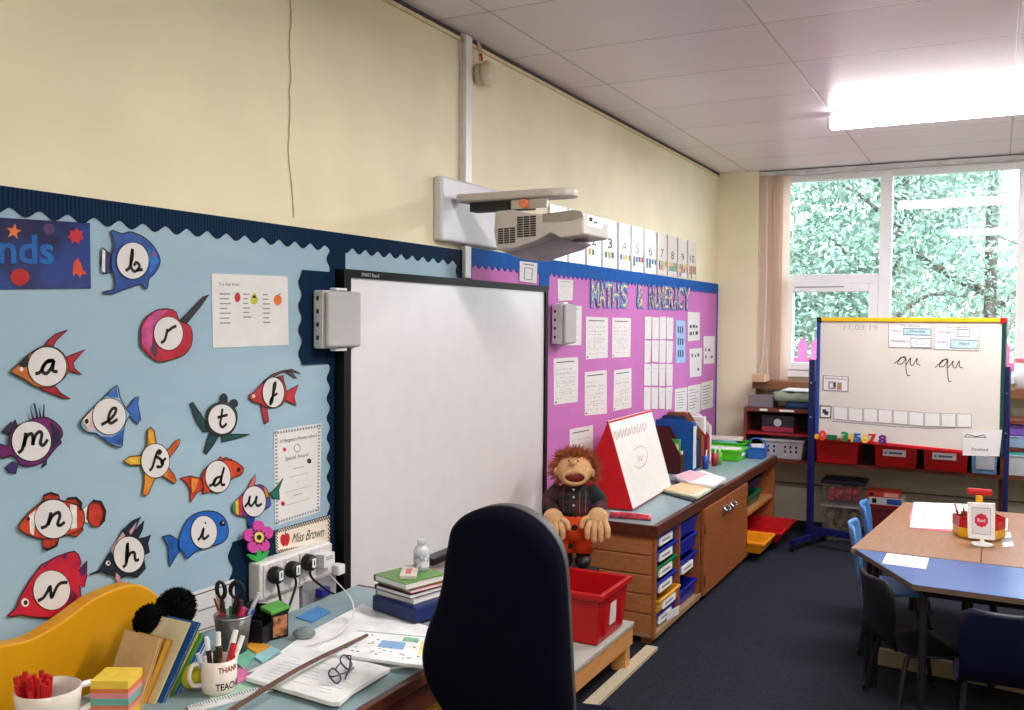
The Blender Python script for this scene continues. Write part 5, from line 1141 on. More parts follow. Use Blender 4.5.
G(mat('red_clear_film',(196,70,84),.2,noise=.3,scale=30)).tube([c0+V((0,0,.012)),(c0+c1)/2+V((0,0,.014)),c1+V((0,0,.010))],[.016,.017,.016,.015],n=10,sm=True).build('case_body', t, smooth=True)
G(WHITE).tube([c0+V((0,.01,.03)),c1+V((0,.01,.024))],.003,n=6).build('zip', t)
LG1 = solid((86,196,30),.35)
t = thing('sorting_tray','lime green tray of white papers in front on the worktop','tray',(.3,6.95,CZ)); tub(t,(.10,6.80,CZ),(.44,7.04,CZ+.085),.005,LG1,.08,.012,.016,'tray_body'); G(PAPER).box((.13,6.83,CZ+.05),(.41,7.0,CZ+.08)).build('papers', t); G(WHITE).box((.43,6.88,CZ+.03),(.437,6.97,CZ+.06)).build('name_label', t)
t = thing('sorting_tray','lime green tray with blue and clear wallets at the far end of the worktop','tray',(.25,7.2,CZ)); tub(t,(.06,7.08,CZ),(.40,7.30,CZ+.10),.005,solid((60,170,40),.35),.08,.012,.016,'tray_body')
G(solid((140,190,210),.3)).box((.08,7.10,CZ+.09),(.34,7.27,CZ+.112)).build('wallets', t); G(solid((214,206,196),.5)).cbox((.24,7.18,CZ+.122),(.26,.16,.016),0,rotz(.15)).build('papers', t)
t = thing('mini_basket','small blue plastic basket with a handle and papers at the worktop edge','basket',(.50,7.08,CZ)); tub(t,(.435,7.02,CZ),(.57,7.16,CZ+.085),.004,solid((40,100,190),.35),.15,.006,.012,'basket_body'); G(PAPER).cbox((.50,7.09,CZ+.075),(.09,.09,.05),0,rotz(.4)).build('papers', t)
G(solid((40,100,190),.35)).tube([(.44,7.09,CZ+.08),(.45,7.08,CZ+.13),(.50,7.07,CZ+.15),(.555,7.08,CZ+.13),(.565,7.09,CZ+.08)],.005,sm=True,n=6).build('handle', t)
# ================================================================== long shelf unit under the window
FX, SY = .345, 7.30
SHM = mat('shelf_unit_wood',(96,44,32),.45,c2=(116,58,40),stretch=(3,14,14),scale=4,thr=(.3,.7))
sf = thing('shelf_unit','long dark wood shelf unit under the window sill','shelves',(1.8,7.5,.56))
G(SHM).box((FX,SY,.945),(3.3,7.62,.972)).build('top_board', sf)
G(SHM).box((FX,SY,.555),(3.3,7.62,.582)).build('bottom_board', sf)
G(solid((150,30,38),.5)).box((FX+.02,SY+.0,.765),(.875,7.62,.782)).build('middle_shelf', sf)
G(SHM).box((2.14,SY,.755),(3.3,7.62,.778)).build('middle_shelf', sf)
for x,m_ in ((FX,SHM),(2.135,SHM),(2.75,SHM),(3.28,SHM)): G(m_).box((x,SY,.582),(x+.022,7.62,.945)).build('upright', sf)
G(solid((160,26,36),.5)).box((.855,SY-.004,.582),(.88,7.62,.83)).build('upright', sf)
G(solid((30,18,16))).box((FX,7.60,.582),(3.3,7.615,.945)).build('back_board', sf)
for x in (.40,2.13,3.2): G(SHM).box((x,7.56,0),(x+.05,7.62,.555)).build('leg', sf)
for a,b in ((.47,.53),(.62,.73),(.84,.95)): G(WHITE).box((a,SY-.0015,.951),(b,SY,.967)).build('shelf_label', sf)
def fx(y, px, py): return on(1,y,px,py)
# in the shelf
t = thing('toy_tin','dark tin with a pink lower band in the left compartment of the shelf unit','tin',(.6,7.45,.782)); G(solid((40,34,44),.4), solid((150,40,70),.4), solid((176,180,186),.4)).box((.48,7.34,.783),(.72,7.55,.90)).box((.479,7.339,.79),(.721,7.551,.826),1).lathe([(.03,0),(.03,.003)],(.60,7.34,.86),2,16,rotx(math.radians(90))).build('tin_body', t, bevel=.004); G(solid((54,48,56),.3)).box((.475,7.335,.90),(.725,7.555,.915)).build('lid', t, bevel=.004)
t = thing('mesh_basket','pale grey slotted plastic basket below the dark tin','basket',(.6,7.4,.582)); GB_ = solid((176,176,184),.4); tub(t,(.49,7.315,.584),(.80,7.56,.735),.004,GB_,.10,.012,.02,'basket_body')
g = G(solid((40,40,48)))
for r_ in range(2):
    for k in range(6): 
        if k in (2,): continue
        g.box((.53+k*.042,7.3205-.004*r_,.632+r_*.035),(.545+k*.042,7.3285,.652+r_*.035))
g.build('slot', t)
t = thing('basket_on_sill','','',(0,0,0)); bpy.data.objects.remove(t)
tag(G(mat('grey_ribbed_plastic',(120,112,122),.4,c2=(160,152,162),kind='wave',scale=30,stretch=(0,0,0))).box((.36,7.36,.973),(.56,7.55,1.06)).build('ribbed_box',bevel=.004),'grey ribbed plastic box on the left end of the shelf top','box')
def wavy(name,label,cat,x0,x1,y0,y1,z,h,c,amp,seed):
    R = random.Random(seed); nx, ny = 14, 6; g = G(mat(name+'_cloth_%d'%seed,c,.8,noise=.06)); vs = []
    H = [[R.uniform(0,amp) for _ in range(ny+1)] for _ in range(nx+1)]
    for top in (0,1):
        for i in range(nx+1):
            for j in range(ny+1): vs.append(V((x0+(x1-x0)*i/nx+(R.uniform(-.006,.006)), y0+(y1-y0)*j/ny, z+(h+H[i][j] if top else 0))))
    k = (nx+1)*(ny+1); fs = []
    for i in range(nx):
        for j in range(ny):
            a = i*(ny+1)+j; fs.append([k+a,k+a+1,k+a+ny+2,k+a+ny+1]); fs.append([a,a+ny+1,a+ny+2,a+1])
    for j in range(ny):
        a = j; fs.append([a,a+1,k+a+1,k+a]); a = nx*(ny+1)+j; fs.append([a+1,a,k+a,k+a+1])
    for i in range(nx):
        a = i*(ny+1); fs.append([a+ny+1,a,k+a,k+a+ny+1]); a = i*(ny+1)+ny; fs.append([a,a+ny+1,k+a+ny+1,k+a])
    g.add(vs,fs); return tag(g.build(name,smooth=True),label,cat)
wavy('folded_cloth','folded dark blue cloth on the shelf top under a sage cloth','cloth',.66,1.0,7.34,7.58,.973,.045,(34,66,110),.012,1)
wavy('folded_cloth','folded sage green cloth on the shelf top beside the grey ribbed box','cloth',.57,1.02,7.33,7.58,1.032,.05,(148,160,140),.02,2)
tag(G(solid((238,240,244),.4)).prism([V((.62,7.36,1.108)),V((1.0,7.34,1.104)),V((1.0,7.58,1.108)),V((.64,7.58,1.115))],(0,0,.006)).build('paper_stack'),'white paper lying on the sage green cloth by the window','paper')
tag(G(solid((206,172,140),.7)).box((.37,7.44,1.166),(.47,7.63,1.225)).build('card_box'),'small tan card box on the window sill beside the blind','box')
# red trays in a row
for k,(a,b,l) in enumerate(((.90,1.205,'long red tray at the left of the row behind the board on legs'),(1.315,1.605,'red tray with a label in the middle of the row behind the board on legs'),(1.645,1.935,'red tray with a label at the right of the row behind the board on legs'))):
    t = thing('storage_tray', l, 'tray', ((a+b)/2,7.4,.583),'red trays on the shelf unit'); tub(t,(a,SY-.03,.584),(b,7.58,.765),.005,RP,.06,.012,.02,'tray_body')
    if k: G(solid((226,214,216),.5),solid((90,110,150))).box((a+.06,SY-.034,.668),(a+.215,SY-.024,.716)).box((a+.10,SY-.0345,.685),(a+.19,SY-.034,.70),1).lathe([(.008,0),(.008,.0006)],(a+.08,SY-.034,.692),1,12,rotx(math.radians(90))).build('name_label', t)
    tag(G(solid((150,40,44),.6)).box((a+.03,SY+.02,.70),(b-.03,7.55,.752)).build('tray_contents'),f'dark red contents lying in the {["left","middle","right"][k]} red tray','contents')
t = thing('storage_box','pale blue plastic box behind the right post of the board on legs','box',(2.04,7.4,.583)); tub(t,(1.955,SY-.02,.584),(2.118,7.55,.79),.004,mat('pale_blue_plastic',(120,160,206),.35,noise=.12,scale=12),.06,.01,.016,'box_body'); G(solid((206,212,226),.6)).box((1.985,SY-.024,.62),(2.10,SY-.0195,.74)).build('name_label', t)
t = thing('storage_box','clear pale box with a turquoise lid at the right edge of the photo','box',(2.23,7.4,.583)); tub(t,(2.172,SY+.01,.584),(2.32,7.55,.73),.004,solid((200,206,216),.3),.1,.008,.012,'box_body'); G(solid((70,190,190),.4)).box((2.162,SY+.005,.73),(2.325,7.555,.75)).build('lid', t, bevel=.003)
t = thing('storage_box','purple box on top of a pale tub at the right end of the shelf unit','box',(2.25,7.4,.9)); G(solid((120,80,180),.4)).box((2.165,SY+.03,.862),(2.4,7.55,.94)).build('box_body', t, bevel=.006)
t = thing('storage_box','pale blue tub under the purple box at the right end of the shelf unit','box',(2.25,7.4,.78)); tub(t,(2.17,SY+.02,.779),(2.30,7.5,.86),.004,solid((150,180,214),.35),.1,.006,.01,'tub_body')
t = thing('storage_box','turquoise tub next to the pale blue tub at the right edge of the shelf','box',(2.38,7.4,.78)); tub(t,(2.32,SY+.02,.779),(2.46,7.5,.86),.004,solid((40,150,190),.35),.1,.006,.01,'tub_body')
t = thing('sill_tub','white tub with a pink lid on the window sill at the right edge','tub',(2.3,7.72,1.166)); G(solid((232,234,238),.3)).lathe([(.08,1.166),(.09,1.36),(0,1.36)],(2.30,7.74,0),n=20).build('tub_body', t, smooth=True); G(solid((226,120,130),.4)).lathe([(.094,1.36),(.094,1.385),(0,1.387)],(2.30,7.74,0),n=20).build('lid', t)
# boxes below the shelf
CLB = mat('clear_box_plastic',(190,190,196),.15,noise=.1,alpha=.07,spec=.1)
def clearbox(label, x0,x1,y0,y1,z0,z1,cont,lid,seed):
    t = thing('clear_storage_box', label, 'box', ((x0+x1)/2,(y0+y1)/2,z0)); R = random.Random(seed)
    tub(t,(x0,y0,z0),(x1,y1,z1),.003,CLB,.08,.01,.014,'box_body'); g = G(mat('box_contents_%d'%seed,cont[0],.5,c2=cont[1],scale=14))
    for k in range(46): g.ball((R.uniform(x0+.05,x1-.05),R.uniform(y0+.05,y1-.05),R.uniform(z0+.045,z1-.045)),R.uniform(.03,.042),0,8)
    g.build('contents', t, smooth=True)
    if lid: G(solid(lid,.4)).box((x0-.012,y0-.012,z1),(x1+.012,y1+.012,z1+.03)).build('lid', t, bevel=.006)
clearbox('clear box of tan toys standing on the floor under the shelf unit',.945,1.25,7.28,7.55,.001,.255,((150,124,70),(110,90,60)),None,1)
bpy_last = None
tag(G(solid((176,174,176),.3)).box((.94,7.27,.256),(1.255,7.555,.265)).build('plastic_slab'),'pale flat plastic slab between the two clear boxes under the shelf unit','slab')
clearbox('clear box of red toys with a navy lid, stacked on another clear box',.95,1.24,7.29,7.54,.266,.425,((214,30,34),(150,16,22)),(22,22,44),2)
t = thing('game_crate','dark red crate under the game boxes beside the clear boxes','crate',(1.38,7.35,0)); tub(t,(1.28,7.22,.001),(1.53,7.5,.285),.006,solid((104,22,28),.5),.05,.008,.014,'crate_body')
for z,h,c,c2_,x0,x1,l in ((.286,.024,(150,34,38),(120,24,30),1.27,1.53,'flat red game box lowest on the dark red crate'),(.311,.052,(214,214,222),(40,80,160),1.29,1.52,'white and blue game box in the middle of the pile on the crate'),(.364,.04,(204,60,52),(226,170,160),1.27,1.50,'red and white game box on top of the pile on the crate')):
    tag(G(solid(c,.4), solid(c2_,.4), BLACK).box((x0,7.24,z),(x1,7.44,z+h)).box((x0+.12,7.2385,z+.006),(x1-.01,7.24,z+h-.006),1).box((x0+.02,7.2385,z+.008),(x0+.05,7.24,z+h-.008),2).build('game_box',bevel=.002),l,'box','game boxes in a pile')
# ================================================================== whiteboard on legs
mA, mB = V((.94,7.0,0)), V((2.149,6.6,0)); mu = (mB-mA).normalized(); mL = (mB-mA).length
mp = Pl((mA.x,mA.y,0), mu, (0,0,1)); zt, zb = 1.675, .795
mw = thing('mobile_whiteboard','whiteboard on navy legs with a yellow top edge, in front of the window','whiteboard',((mA.x+mB.x)/2,(mA.y+mB.y)/2,0))
G(mat('mobile_board_surface',(212,206,198),.35,noise=.015,scale=3)).plbox(mp,.01,mL-.01,zb+.01,zt-.01,-.012,.0).build('board', mw)
NVM = solid((13,22,80),.4)
G(solid((226,178,20),.4)).plbox(mp,.03,mL-.03,zt-.028,zt,-.018,.010).build('top_frame', mw, bevel=.004)
G(solid((190,20,30),.4)).plbox(mp,.03,mL-.03,zb,zb+.022,-.018,.012).build('bottom_frame', mw, bevel=.004)
G(solid((24,70,140),.4)).plbox(mp,0,.026,zb+.03,zt-.03,-.018,.010).build('left_frame', mw, bevel=.004)
G(solid((14,60,56),.4)).plbox(mp,mL-.026,mL,zb+.03,zt-.03,-.018,.010).build('right_frame', mw, bevel=.004)
for u0,v0,c in ((0,zt-.034,(16,20,34)),(mL-.036,zt-.034,(176,20,34)),(0,zb,(230,190,60)),(mL-.036,zb,(20,26,60))): G(solid(c,.4)).plbox(mp,u0-.002,u0+.038,v0-.002,v0+.036,-.02,.013).build('corner_cap', mw, bevel=.008, seg=3)
nb = mp.n
for u, nm, hw_ in ((-.035,'l',.022),(mL+.014,'r',.012)):
    b0 = mp.at(u,0,-.01); 
    po_ = G(NVM).prism([mp.at(u-hw_,.07,-.028),mp.at(u+hw_,.07,-.028),mp.at(u+hw_,1.37,-.028),mp.at(u-hw_,1.37,-.028)], nb*.035).build('post', mw, bevel=.004)
    G(STEEL).ball(mp.at(u,1.2,.010),.007,0,8).ball(mp.at(u,.95,.010),.007,0,8).build('bolt', po_)
    G(NVM).prism([mp.at(u-.02,.045,-.25),mp.at(u+.02,.045,-.25),mp.at(u+.02,.085,-.25),mp.at(u-.02,.085,-.25)], nb*.50).build('foot', mw, bevel=.005)
    for d in (-.23,.23): G(BLACK).lathe([(.022,-.01),(.024,0),(.022,.01)], mp.at(u,.0245,d), n=14, R=Matrix((nb,V((0,0,1)),nb.cross(V((0,0,1))))).transposed()).build('castor', mw)
G(NVM).plbox(mp,-.03,mL+.01,.10,.15,-.03,-.005).build('crossbar', mw, bevel=.004)
for v in (.93,1.2):
    G(NVM).plbox(mp,-.04,.01,v-.012,v+.012,-.019,.0).build('bracket', mw); G(NVM).plbox(mp,mL-.01,mL+.02,v-.012,v+.012,-.019,0).build('bracket', mw)
c14 = (790,300,923/234.)
def qm(pts): return [conv(c14,p) for p in pts]
MP = Pl(mp.o, mp.u, mp.v)
HW = []
for S_ in ([(410,250),(425,240),(440,226),(455,232),(440,252),(424,250),(440,228),(456,226),(457,262),(462,296),(474,296)],[(457,258),(468,240),(476,228),(474,250),(484,258),(496,238),(502,230),(500,250),(514,258)],
           [(572,266),(590,250),(604,236),(620,240),(606,262),(588,260),(606,238),(622,234),(620,270),(626,318),(636,320)],[(622,268),(636,252),(644,240),(642,260),(652,268),(662,250),(668,240),(668,262),(682,268)]): HW.append(S_)
for k in (0,2):
    g = G(BLACK)
    for S_ in HW[k:k+2]: g.pxline(MP, qm(S_), .0055, .0012, 0)
    g.build('handwriting', mw)
f = quadmap(qm([(212,96),(346,98),(346,120),(212,118)])); G(solid((170,166,166),.8)).qtext(MP, f, '11.03.19', 0,1,0,1,.0012,0).build('written_date', mw)
def mpap(name,label,cat,q_,**k): return pap(name,label,cat,MP,qm(q_),d0=.002,**k)
def boxed(spec):
    def ex(g, f, d):
        for (u0,u1,v0,v1,w_) in spec.get('boxes',()):
            g.qrect(MP,f,u0,u1,v0,v1,d-.0002,d,3); g.qrect(MP,f,u0+.012,u1-.012,v0+.03,v1-.03,d,d+.0003,0 if w_ else 4)
        for (s,u0,u1,v0,v1) in spec.get('txt',()): g.qtext(MP,f,s,u0,u1,v0,v1,d+.0006,1)
        if spec.get('hex'): g.pxpoly(MP,[f(*p) for p in ((.60,.25),(.66,.36),(.80,.38),(.90,.25),(.80,.13),(.66,.12))],d+.0003,d+.0005,2); g.pxpoly(MP,[f(*p) for p in ((.615,.25),(.67,.34),(.80,.355),(.885,.25),(.79,.15),(.67,.145))],d+.0005,d+.0007,0)
    return ex
EDG = solid((70,90,110)); PBL = solid((176,204,214))
mpap('today_card','printed card with two boxed words on the board on legs, left of a pair','card',[(388,94),(560,98),(560,192),(388,186)],border=.008,mats=(EDG,PBL),extra=boxed({'boxes':((.34,.98,.54,.84,0),(.51,.98,.02,.44,1)),'txt':(('Today is',.06,.30,.66,.76),('Monday',.50,.84,.64,.76),('The weather is',.06,.46,.24,.32),('Our calendar',.28,.74,.90,.985)),'hex':1}))
mpap('today_card','printed card with two boxed words on the board on legs, right of a pair','card',[(568,98),(752,100),(746,200),(568,194)],border=.008,mats=(EDG,PBL),extra=boxed({'boxes':((.50,.78,.52,.84,1),(.36,.97,.06,.42,0)),'txt':(('The date is',.08,.46,.66,.77),('11th',.58,.70,.63,.74),('The month',.06,.30,.26,.36),('March',.56,.78,.20,.32),('Our calendar',.26,.74,.88,.97))}))
def pic_ex(g,f,d):
    g.qrect(MP,f,.22,.52,.10,.62,d-.0003,d,2); g.qrect(MP,f,.28,.40,.2,.5,d,d+.0003,0); g.qrect(MP,f,.56,.74,.08,.58,d-.0003,d,3); g.qrect(MP,f,.42,.50,.25,.55,d,d+.0003,1); g.qtext(MP,f,'Shared Reading',.1,.9,.72,.88,d,1)
mpap('picture_timetable_card','landscape picture card at the left of the board on legs','card',[(130,297),(231,302),(230,361),(128,356)],border=.03,mats=(solid((170,120,100)),),extra=pic_ex)
ts = [(117,415,466),(170,420,470),(229,424,475),(288,428,480),(346,430,484),(405,434,488),(467,438,493),(529,444,498),(594,446,500),(656,448,502),(718,450,502)]
on_ = ['second','third','fourth','fifth','sixth','seventh','eighth','ninth']
for k in range(10):
    (a,t0_,b0_),(b,t1_,b1_) = ts[k], ts[k+1]
    if k == 0: mpap('timetable_card','dark bordered picture card at the left end of the strip of squares on the board','card',[(a,t0_),(b-6,t1_-2),(b-8,b1_-4),(a,b0_)],border=.08,lines=[(.25,.55,.4,.7,1),(.4,.75,.25,.55,1)],group='timetable cards')
    else: mpap('timetable_card',f'blank square card, {on_[k-1]+" from the left" if k<9 else "last on the right"}, in the strip on the board','card',[(a+2,t0_),(b-2,t1_),(b-2,b1_),(a+2,b0_)],border=.022,group='timetable cards')
tag(G(solid((150,146,150))).pxpoly(MP,qm([(165,476),(400,496),(560,505),(650,503),(650,506),(560,509),(400,500),(165,480)]),.0004,.001).build('strip_backing'),'thin grey lower edge of the strip of squares','strip')
fp = mpap('finished_wallet','white wallet labelled finished hanging at the lower right corner of the board','wallet',[(686,508),(840,512),(828,616),(684,612)],th=.004,extra=lambda g,f,d: (g.qtext(MP,f,'Finished',.24,.68,.19,.30,d,1), g.pxline(MP,[f(.04,.70),f(.10,.80),f(.35,.72),f(.55,.80),f(.60,.68)],.005,d,1,False), g.pxline(MP,[f(.04,.70),f(.60,.70)],.004,d,1,False)))
fp.location += mp.n*.014
for s,(x0,x1,y0,y1),c,nm,ang in (('0',(118,147,512,552),(226,70,36),'orange red',0),('1',(150,190,530,550),(20,96,60),'dark green',90),('3',(207,235,518,556),(30,130,70),'green',0),('4',(234,256,522,558),(232,190,60),'yellow',0),('5',(255,284,524,558),(30,100,180),'blue',0),('6',(287,312,526,562),(236,196,80),'pale yellow',0),('7',(314,344,526,564),(190,30,36),'red',0),('8',(354,384,530,566),(100,40,120),'purple',0)):
    vs, fs, asp = textdata(s, .035); q_ = quadmap(qm([(x0,y0),(x1,y0+2),(x1,y1+2),(x0,y1)])); pts = []
    for x,y in vs:
        if ang: x, y = y, 1-x
        u,v = MP.px(*q_(x,y)); pts.append(MP.at(u,v,.0035))
    o = G(solid(c,.35)).add(pts, fs).build('magnetic_number'); o.modifiers.new('thick','SOLIDIFY').thickness = .010; o.modifiers['thick'].offset = 0; o.location += mp.n*.014
    tag(o, f'{nm} magnetic number {s} {"lying flat " if ang else ""}along the bottom of the board on legs', 'number', 'magnetic numbers')
# ================================================================== pupil tables
TT = .60
LEGM = solid((20,20,24),.4)
def table(label, pts, mt, edge, legs, name='pupil_table'):
    cx_ = sum(p[0] for p in pts)/len(pts); cy_ = sum(p[1] for p in pts)/len(pts)
    t = thing(name, label, 'table', (cx_,cy_,0)); pl = flatpl(TT)
    G(mt).plpoly(pl, pts, -.016, 0).build('tabletop', t)
    k = [(cx_+(x-cx_)*1.004, cy_+(y-cy_)*1.004) for x,y in pts]
    g = G(edge); n_ = len(pts)
    for i in range(n_):
        a,b = k[i],k[(i+1)%n_]; c,d = pts[i],pts[(i+1)%n_]
        g.add([V((*a,TT-.022)),V((*b,TT-.022)),V((*b,TT-.0015)),V((*a,TT-.0015)),V((*c,TT-.022)),V((*d,TT-.022)),V((*d,TT-.0015)),V((*c,TT-.0015))],[(0,1,2,3),(3,2,6,7),(0,1,5,4)])
    g.build('edge_band', t)
    for (x,y) in legs: G(LEGM).tube([(x,y,0),(x,y,TT-.02)],.016,n=10).build('leg', t)
    g = G(LEGM); q_ = [(cx_+(x-cx_)*.84, cy_+(y-cy_)*.84) for x,y in pts]
    for i in range(n_):
        a,b = V((*q_[i],TT-.04)), V((*q_[(i+1)%n_],TT-.04)); g.tube([a,b],.014,n=6)
    g.build('under_frame', t)
    return t
EDB = solid((120,96,76),.5)
table('beech topped pupil table on the left of the pair, behind the blue table',[(1.525,4.49),(2.055,4.483),(2.055,5.78),(1.645,5.81)],BEECH,EDB,[(1.60,4.56),(2.0,4.56),(2.0,5.70),(1.70,5.72)])
table('beech topped pupil table on the right of the pair, at the edge of the photo',[(2.060,4.483),(2.62,4.475),(2.62,5.77),(2.060,5.775)],BEECH,EDB,[(2.11,4.56),(2.56,4.56),(2.56,5.70),(2.11,5.70)])
BLT = mat('blue_laminate',(44,90,160),.25,noise=.04,scale=4)
table('blue topped pupil table with slanted ends, nearest the camera',[(1.825,3.975),(2.36,3.96),(2.66,4.462),(1.545,4.477)],BLT,solid((90,70,58),.5),[(1.86,4.03),(2.34,4.02),(2.55,4.42),(1.64,4.42)])
# chairs
def school_chair(label, loc, rot, c, grp, h=.34):
    t = thing('school_chair', label, 'chair', (0,0,0), grp); m_ = mat('chair_shell_%d_%d_%d'%c, c, .35, noise=.05); w_ = .17
    g = G(m_); nx = 10
    def surf(prof, th):
        k = len(prof); vs = []
        for s_ in (0,1):
            for y,z,ww,bow in prof:
                for i in range(nx+1):
                    u = -1+2*i/nx; vs.append(V((u*ww, y+bow*u*u-(th if s_ and abs(y) > .12 else 0), z-(th if s_ and abs(y) <= .12 else 0)-0)))
        fs = []; o_ = k*(nx+1)
        for r in range(k-1):
            for i in range(nx):
                a = r*(nx+1)+i; fs.append([a,a+1,a+nx+2,a+nx+1]); fs.append([o_+a,o_+a+nx+1,o_+a+nx+2,o_+a+1])
        for r in range(k-1):
            for i in (0,nx):
                a = r*(nx+1)+i; fs.append([a,a+nx+1,o_+a+nx+1,o_+a])
        for r in (0,k-1):
            for i in range(nx): a = r*(nx+1)+i; fs.append([a,a+1,o_+a+1,o_+a])
        return vs, fs
    vs, fs = surf([(.16,h-.012,.15,0),(.155,h+.002,.165,0),(.10,h+.008,.17,0),(.0,h,.17,0),(-.10,h+.004,.165,0),(-.15,h+.02,.155,0)], .008); g.add(vs, fs); g.build('seat', t, smooth=True)
    g = G(m_); vs, fs = surf([(-.15,h+.02,.155,0),(-.175,h+.08,.15,.015),(-.19,h+.16,.16,.03),(-.205,h+.235,.165,.035),(-.215,h+.285,.15,.035),(-.218,h+.305,.115,.03)], .008); g.add(vs, fs); g.build('backrest', t, smooth=True)
    for sx in (-1,1):
        for sy in (-1,1): G(LEGM).tube([(sx*.13,sy*.10,h-.015),(sx*.155,sy*.15,.012)],.011,n=8).lathe([(.014,0),(.014,.03)],(sx*.155,sy*.15,0),0,8).build('leg', t)
    t.location = loc; t.rotation_euler.z = rot; return t
GC = 'small school chairs at the tables'
school_chair('light blue school chair behind another, tucked into the left side of the beech table',(1.66,5.50,0),math.radians(-86),(70,130,200),GC,.33)
school_chair('light blue school chair nearest the blue table on the left side of the beech table',(1.67,4.98,0),math.radians(-86),(84,144,210),GC,.32)
school_chair('black school chair tucked under the slanted left end of the blue table',(1.82,4.295,0),math.radians(-60.6),(8,10,20),GC,.265)
school_chair('navy school chair with its back to the camera in front of the blue table',(2.145,4.05,0),math.radians(2),(7,13,38),GC,.265)
tag(G(mat('pale_plank',(150,138,112),.6,noise=.08,stretch=(3,20,20))).prism([V((1.60,4.72,.0)),V((2.6,4.61,.0)),V((2.6,4.61,.075)),V((1.60,4.72,.075))],(.006,.035,0)).build('wooden_plank'),'pale wooden plank lying on the floor under the tables','plank')
# things on the tables
def tflat(name,label,cat,pts,z0,th,c,lines=None,grp=None):
    g = G(solid(c,.6),GREYINK,solid((180,200,190)),solid((206,110,140))); pl = flatpl(z0); g.pxpoly(pl,pts,0,th)
    if lines: lines(g,pl,th+.0004)
    return tag(g.build(name),label,cat,grp)
Z1_ = TT+.0008
tflat('paper_sheet','pink edged sheet sticking out under the white drawing on the beech table','paper',[(909,516),(914,503),(968,506),(966,533),(911,528)],Z1_,.002,(206,120,146))
def dl(g,pl,d):
    f = quadmap([(914,502),(967,504),(968,529),(910,526)]); g.qrect(pl,f,.2,.9,.3,.34,0,d,2); g.qrect(pl,f,.25,.85,.65,.69,0,d,2); g.qrect(pl,f,.2,.24,.3,.69,0,d,2)
tflat('drawing_paper','large white sheet with faint green drawing on the left beech table','paper',[(914,502),(967,504),(968,530),(910,527)],Z1_+.0025,.003,(232,232,234),dl)
tflat('paper_sheet','white sheet lying on the blue table','paper',[(887,553),(929,558),(926,569),(882,563)],Z1_,.002,(234,234,238))
def bl(g,pl,d):
    f = quadmap([(1002,532),(1010,531),(1014,546),(1003,547)]); g.qrect(pl,f,0,1,.3,.6,0,d,1)
tflat('number_line_card','small blue and white card beside the pen caddy','card',[(1001,533),(1010,532),(1014,546),(1003,547)],Z1_,.002,(206,222,236),bl)
tflat('folded_paper','small white paper behind the pen caddy near the right edge','paper',[(1000,519),(1008,518),(1007,530),(1000,530)],Z1_,.03,(228,228,232))
kc = on(2,TT,978,540); kx, ky = kc.x, kc.y+.10
kd = thing('pen_caddy','round yellow and red pen caddy with an upright handle on the beech tables','caddy',(kx,ky,TT))
YC = solid((226,170,16),.35); RC = solid((190,20,26),.35); r_ = .115
G(YC).lathe([(r_*.95,TT+.001),(r_,TT+.008),(r_,TT+.055),(r_-.004,TT+.055),(r_-.006,TT+.012),(0,TT+.01)],(kx,ky,0),n=8).build('base_cup', kd)
g = G(RC)
for k in range(8):
    if k % 2: continue
    a0, a1 = 2*math.pi*k/8, 2*math.pi*(k+1)/8; 
    P = [V((kx+math.cos(a)*r_*.99,ky+math.sin(a)*r_*.99,0)) for a in (a0,a1)]; Q_ = [V((kx+math.cos(a)*r_*.6,ky+math.sin(a)*r_*.6,0)) for a in (a0,a1)]
    for A_,B_ in ((P[0],P[1]),(P[1],Q_[1]),(Q_[1],Q_[0]),(Q_[0],P[0])):
        n_ = (B_-A_).cross(V((0,0,1))).normalized()*.003; g.prism([A_+V((0,0,TT+.05)),B_+V((0,0,TT+.05)),B_+V((0,0,TT+.10)),A_+V((0,0,TT+.10))], n_)
for k in range(8): a0, a1 = 2*math.pi*k/8, 2*math.pi*(k+1)/8; A_,B_ = [V((kx+math.cos(a)*r_*.985,ky+math.sin(a)*r_*.985,0)) for a in (a0,a1)]; g.prism([A_+V((0,0,TT+.05)),B_+V((0,0,TT+.05)),B_+V((0,0,TT+.085)),A_+V((0,0,TT+.085))], (B_-A_).cross(V((0,0,1))).normalized()*.003)
g.build('upper_cup', kd)
G(YC).box((kx-.016,ky-.008,TT+.01),(kx+.016,ky+.008,TT+.20)).build('handle_post', kd, bevel=.003)
G(RC).box((kx-.055,ky-.014,TT+.20),(kx+.055,ky+.014,TT+.232)).build('handle_grip', kd, bevel=.01, seg=3)
R = random.Random(9)
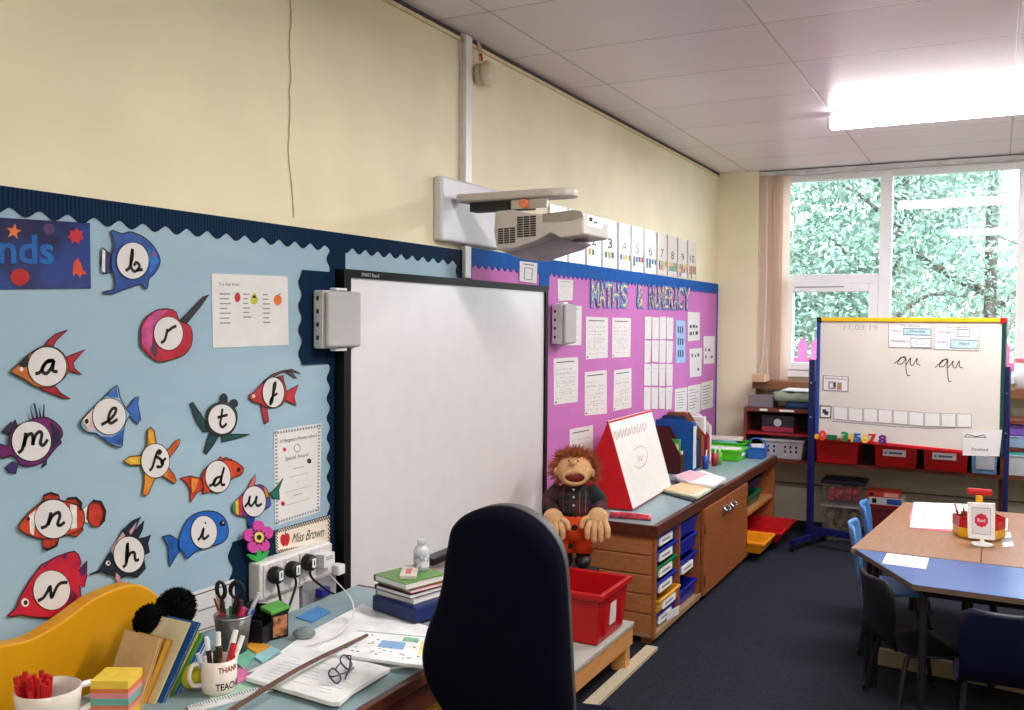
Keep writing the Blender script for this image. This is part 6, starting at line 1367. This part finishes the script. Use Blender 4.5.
for k,(dx,dy) in enumerate(((-.07,-.02),(-.05,-.06),(-.03,.04),(-.075,.03),(.03,-.05),(.06,-.01),(-.045,-.035))):
    c = [(120,60,40),(60,50,46),(60,90,60),(150,60,60),(200,70,60),(176,40,50),(90,60,50)][k]
    e = V((kx+dx*1.35-.01,ky+dy*1.2,TT+.13+R.uniform(-.01,.025)))
    o = thing('pencil','coloured pencil standing in the pen caddy','pencil',(kx+dx,ky+dy,TT+.012),'pencils in the pen caddy'); b_ = V((kx+dx*.9,ky+dy*.9,TT+.012))
    G(solid(c,.5)).tube([b_,b_+(e-b_)*.9],.0045,n=6).build('barrel', o); G(solid((206,170,130),.6)).tube([b_+(e-b_)*.9,e],[.0045,.0008],n=6).build('point', o)
# standing picture frame
fc = on(2,TT,982,545); fpn = facepl(fc.y)
pf_ = thing('table_sign','white standing frame with a red circle sign in front of the pen caddy','sign',fc)
g = G(WHITE); Fq = [(967.5,502.5),(995,503.5),(995,540.5),(968,538)]; fq = quadmap(Fq)
for a in ((0,1,0,.13),(0,1,.87,1),(0,.15,.13,.87),(.85,1,.13,.87)): g.qrect(fpn,fq,*a,-.006,.006)
g.build('frame', pf_, bevel=.002)
g = G(solid((224,222,228)), GREYINK, solid((200,40,70)), WHITE); g.qrect(fpn,fq,.1,.9,.1,.9,-.003,.001)
for a in ((.15,.85,.13,.145),(.15,.85,.855,.87),(.15,.165,.13,.87),(.835,.85,.13,.87)): g.qrect(fpn,fq,*a,.001,.0016,1)
g.pxpoly(fpn, [fq(*p) for p in [(.5+(.25+(.015 if i%2 else -.015))*math.cos(i/20*6.283),.52+(.185+(.012 if i%2 else -.012))*math.sin(i/20*6.283)) for i in range(20)]], .001,.002,2)
g.qtext(fpn,fq,'Red',.36,.64,.47,.57,.0024,3); g.build('picture', pf_)
G(WHITE).lathe([(.048,TT+.001),(.047,TT+.006),(.02,TT+.012),(.008,TT+.02),(.008,TT+.045)],(fc.x,fc.y,0),n=24).build('stand', pf_, smooth=True)
for o in bpy.data.objects:
    if o.get('kind') == 'structure':
        for c in o.children: pass
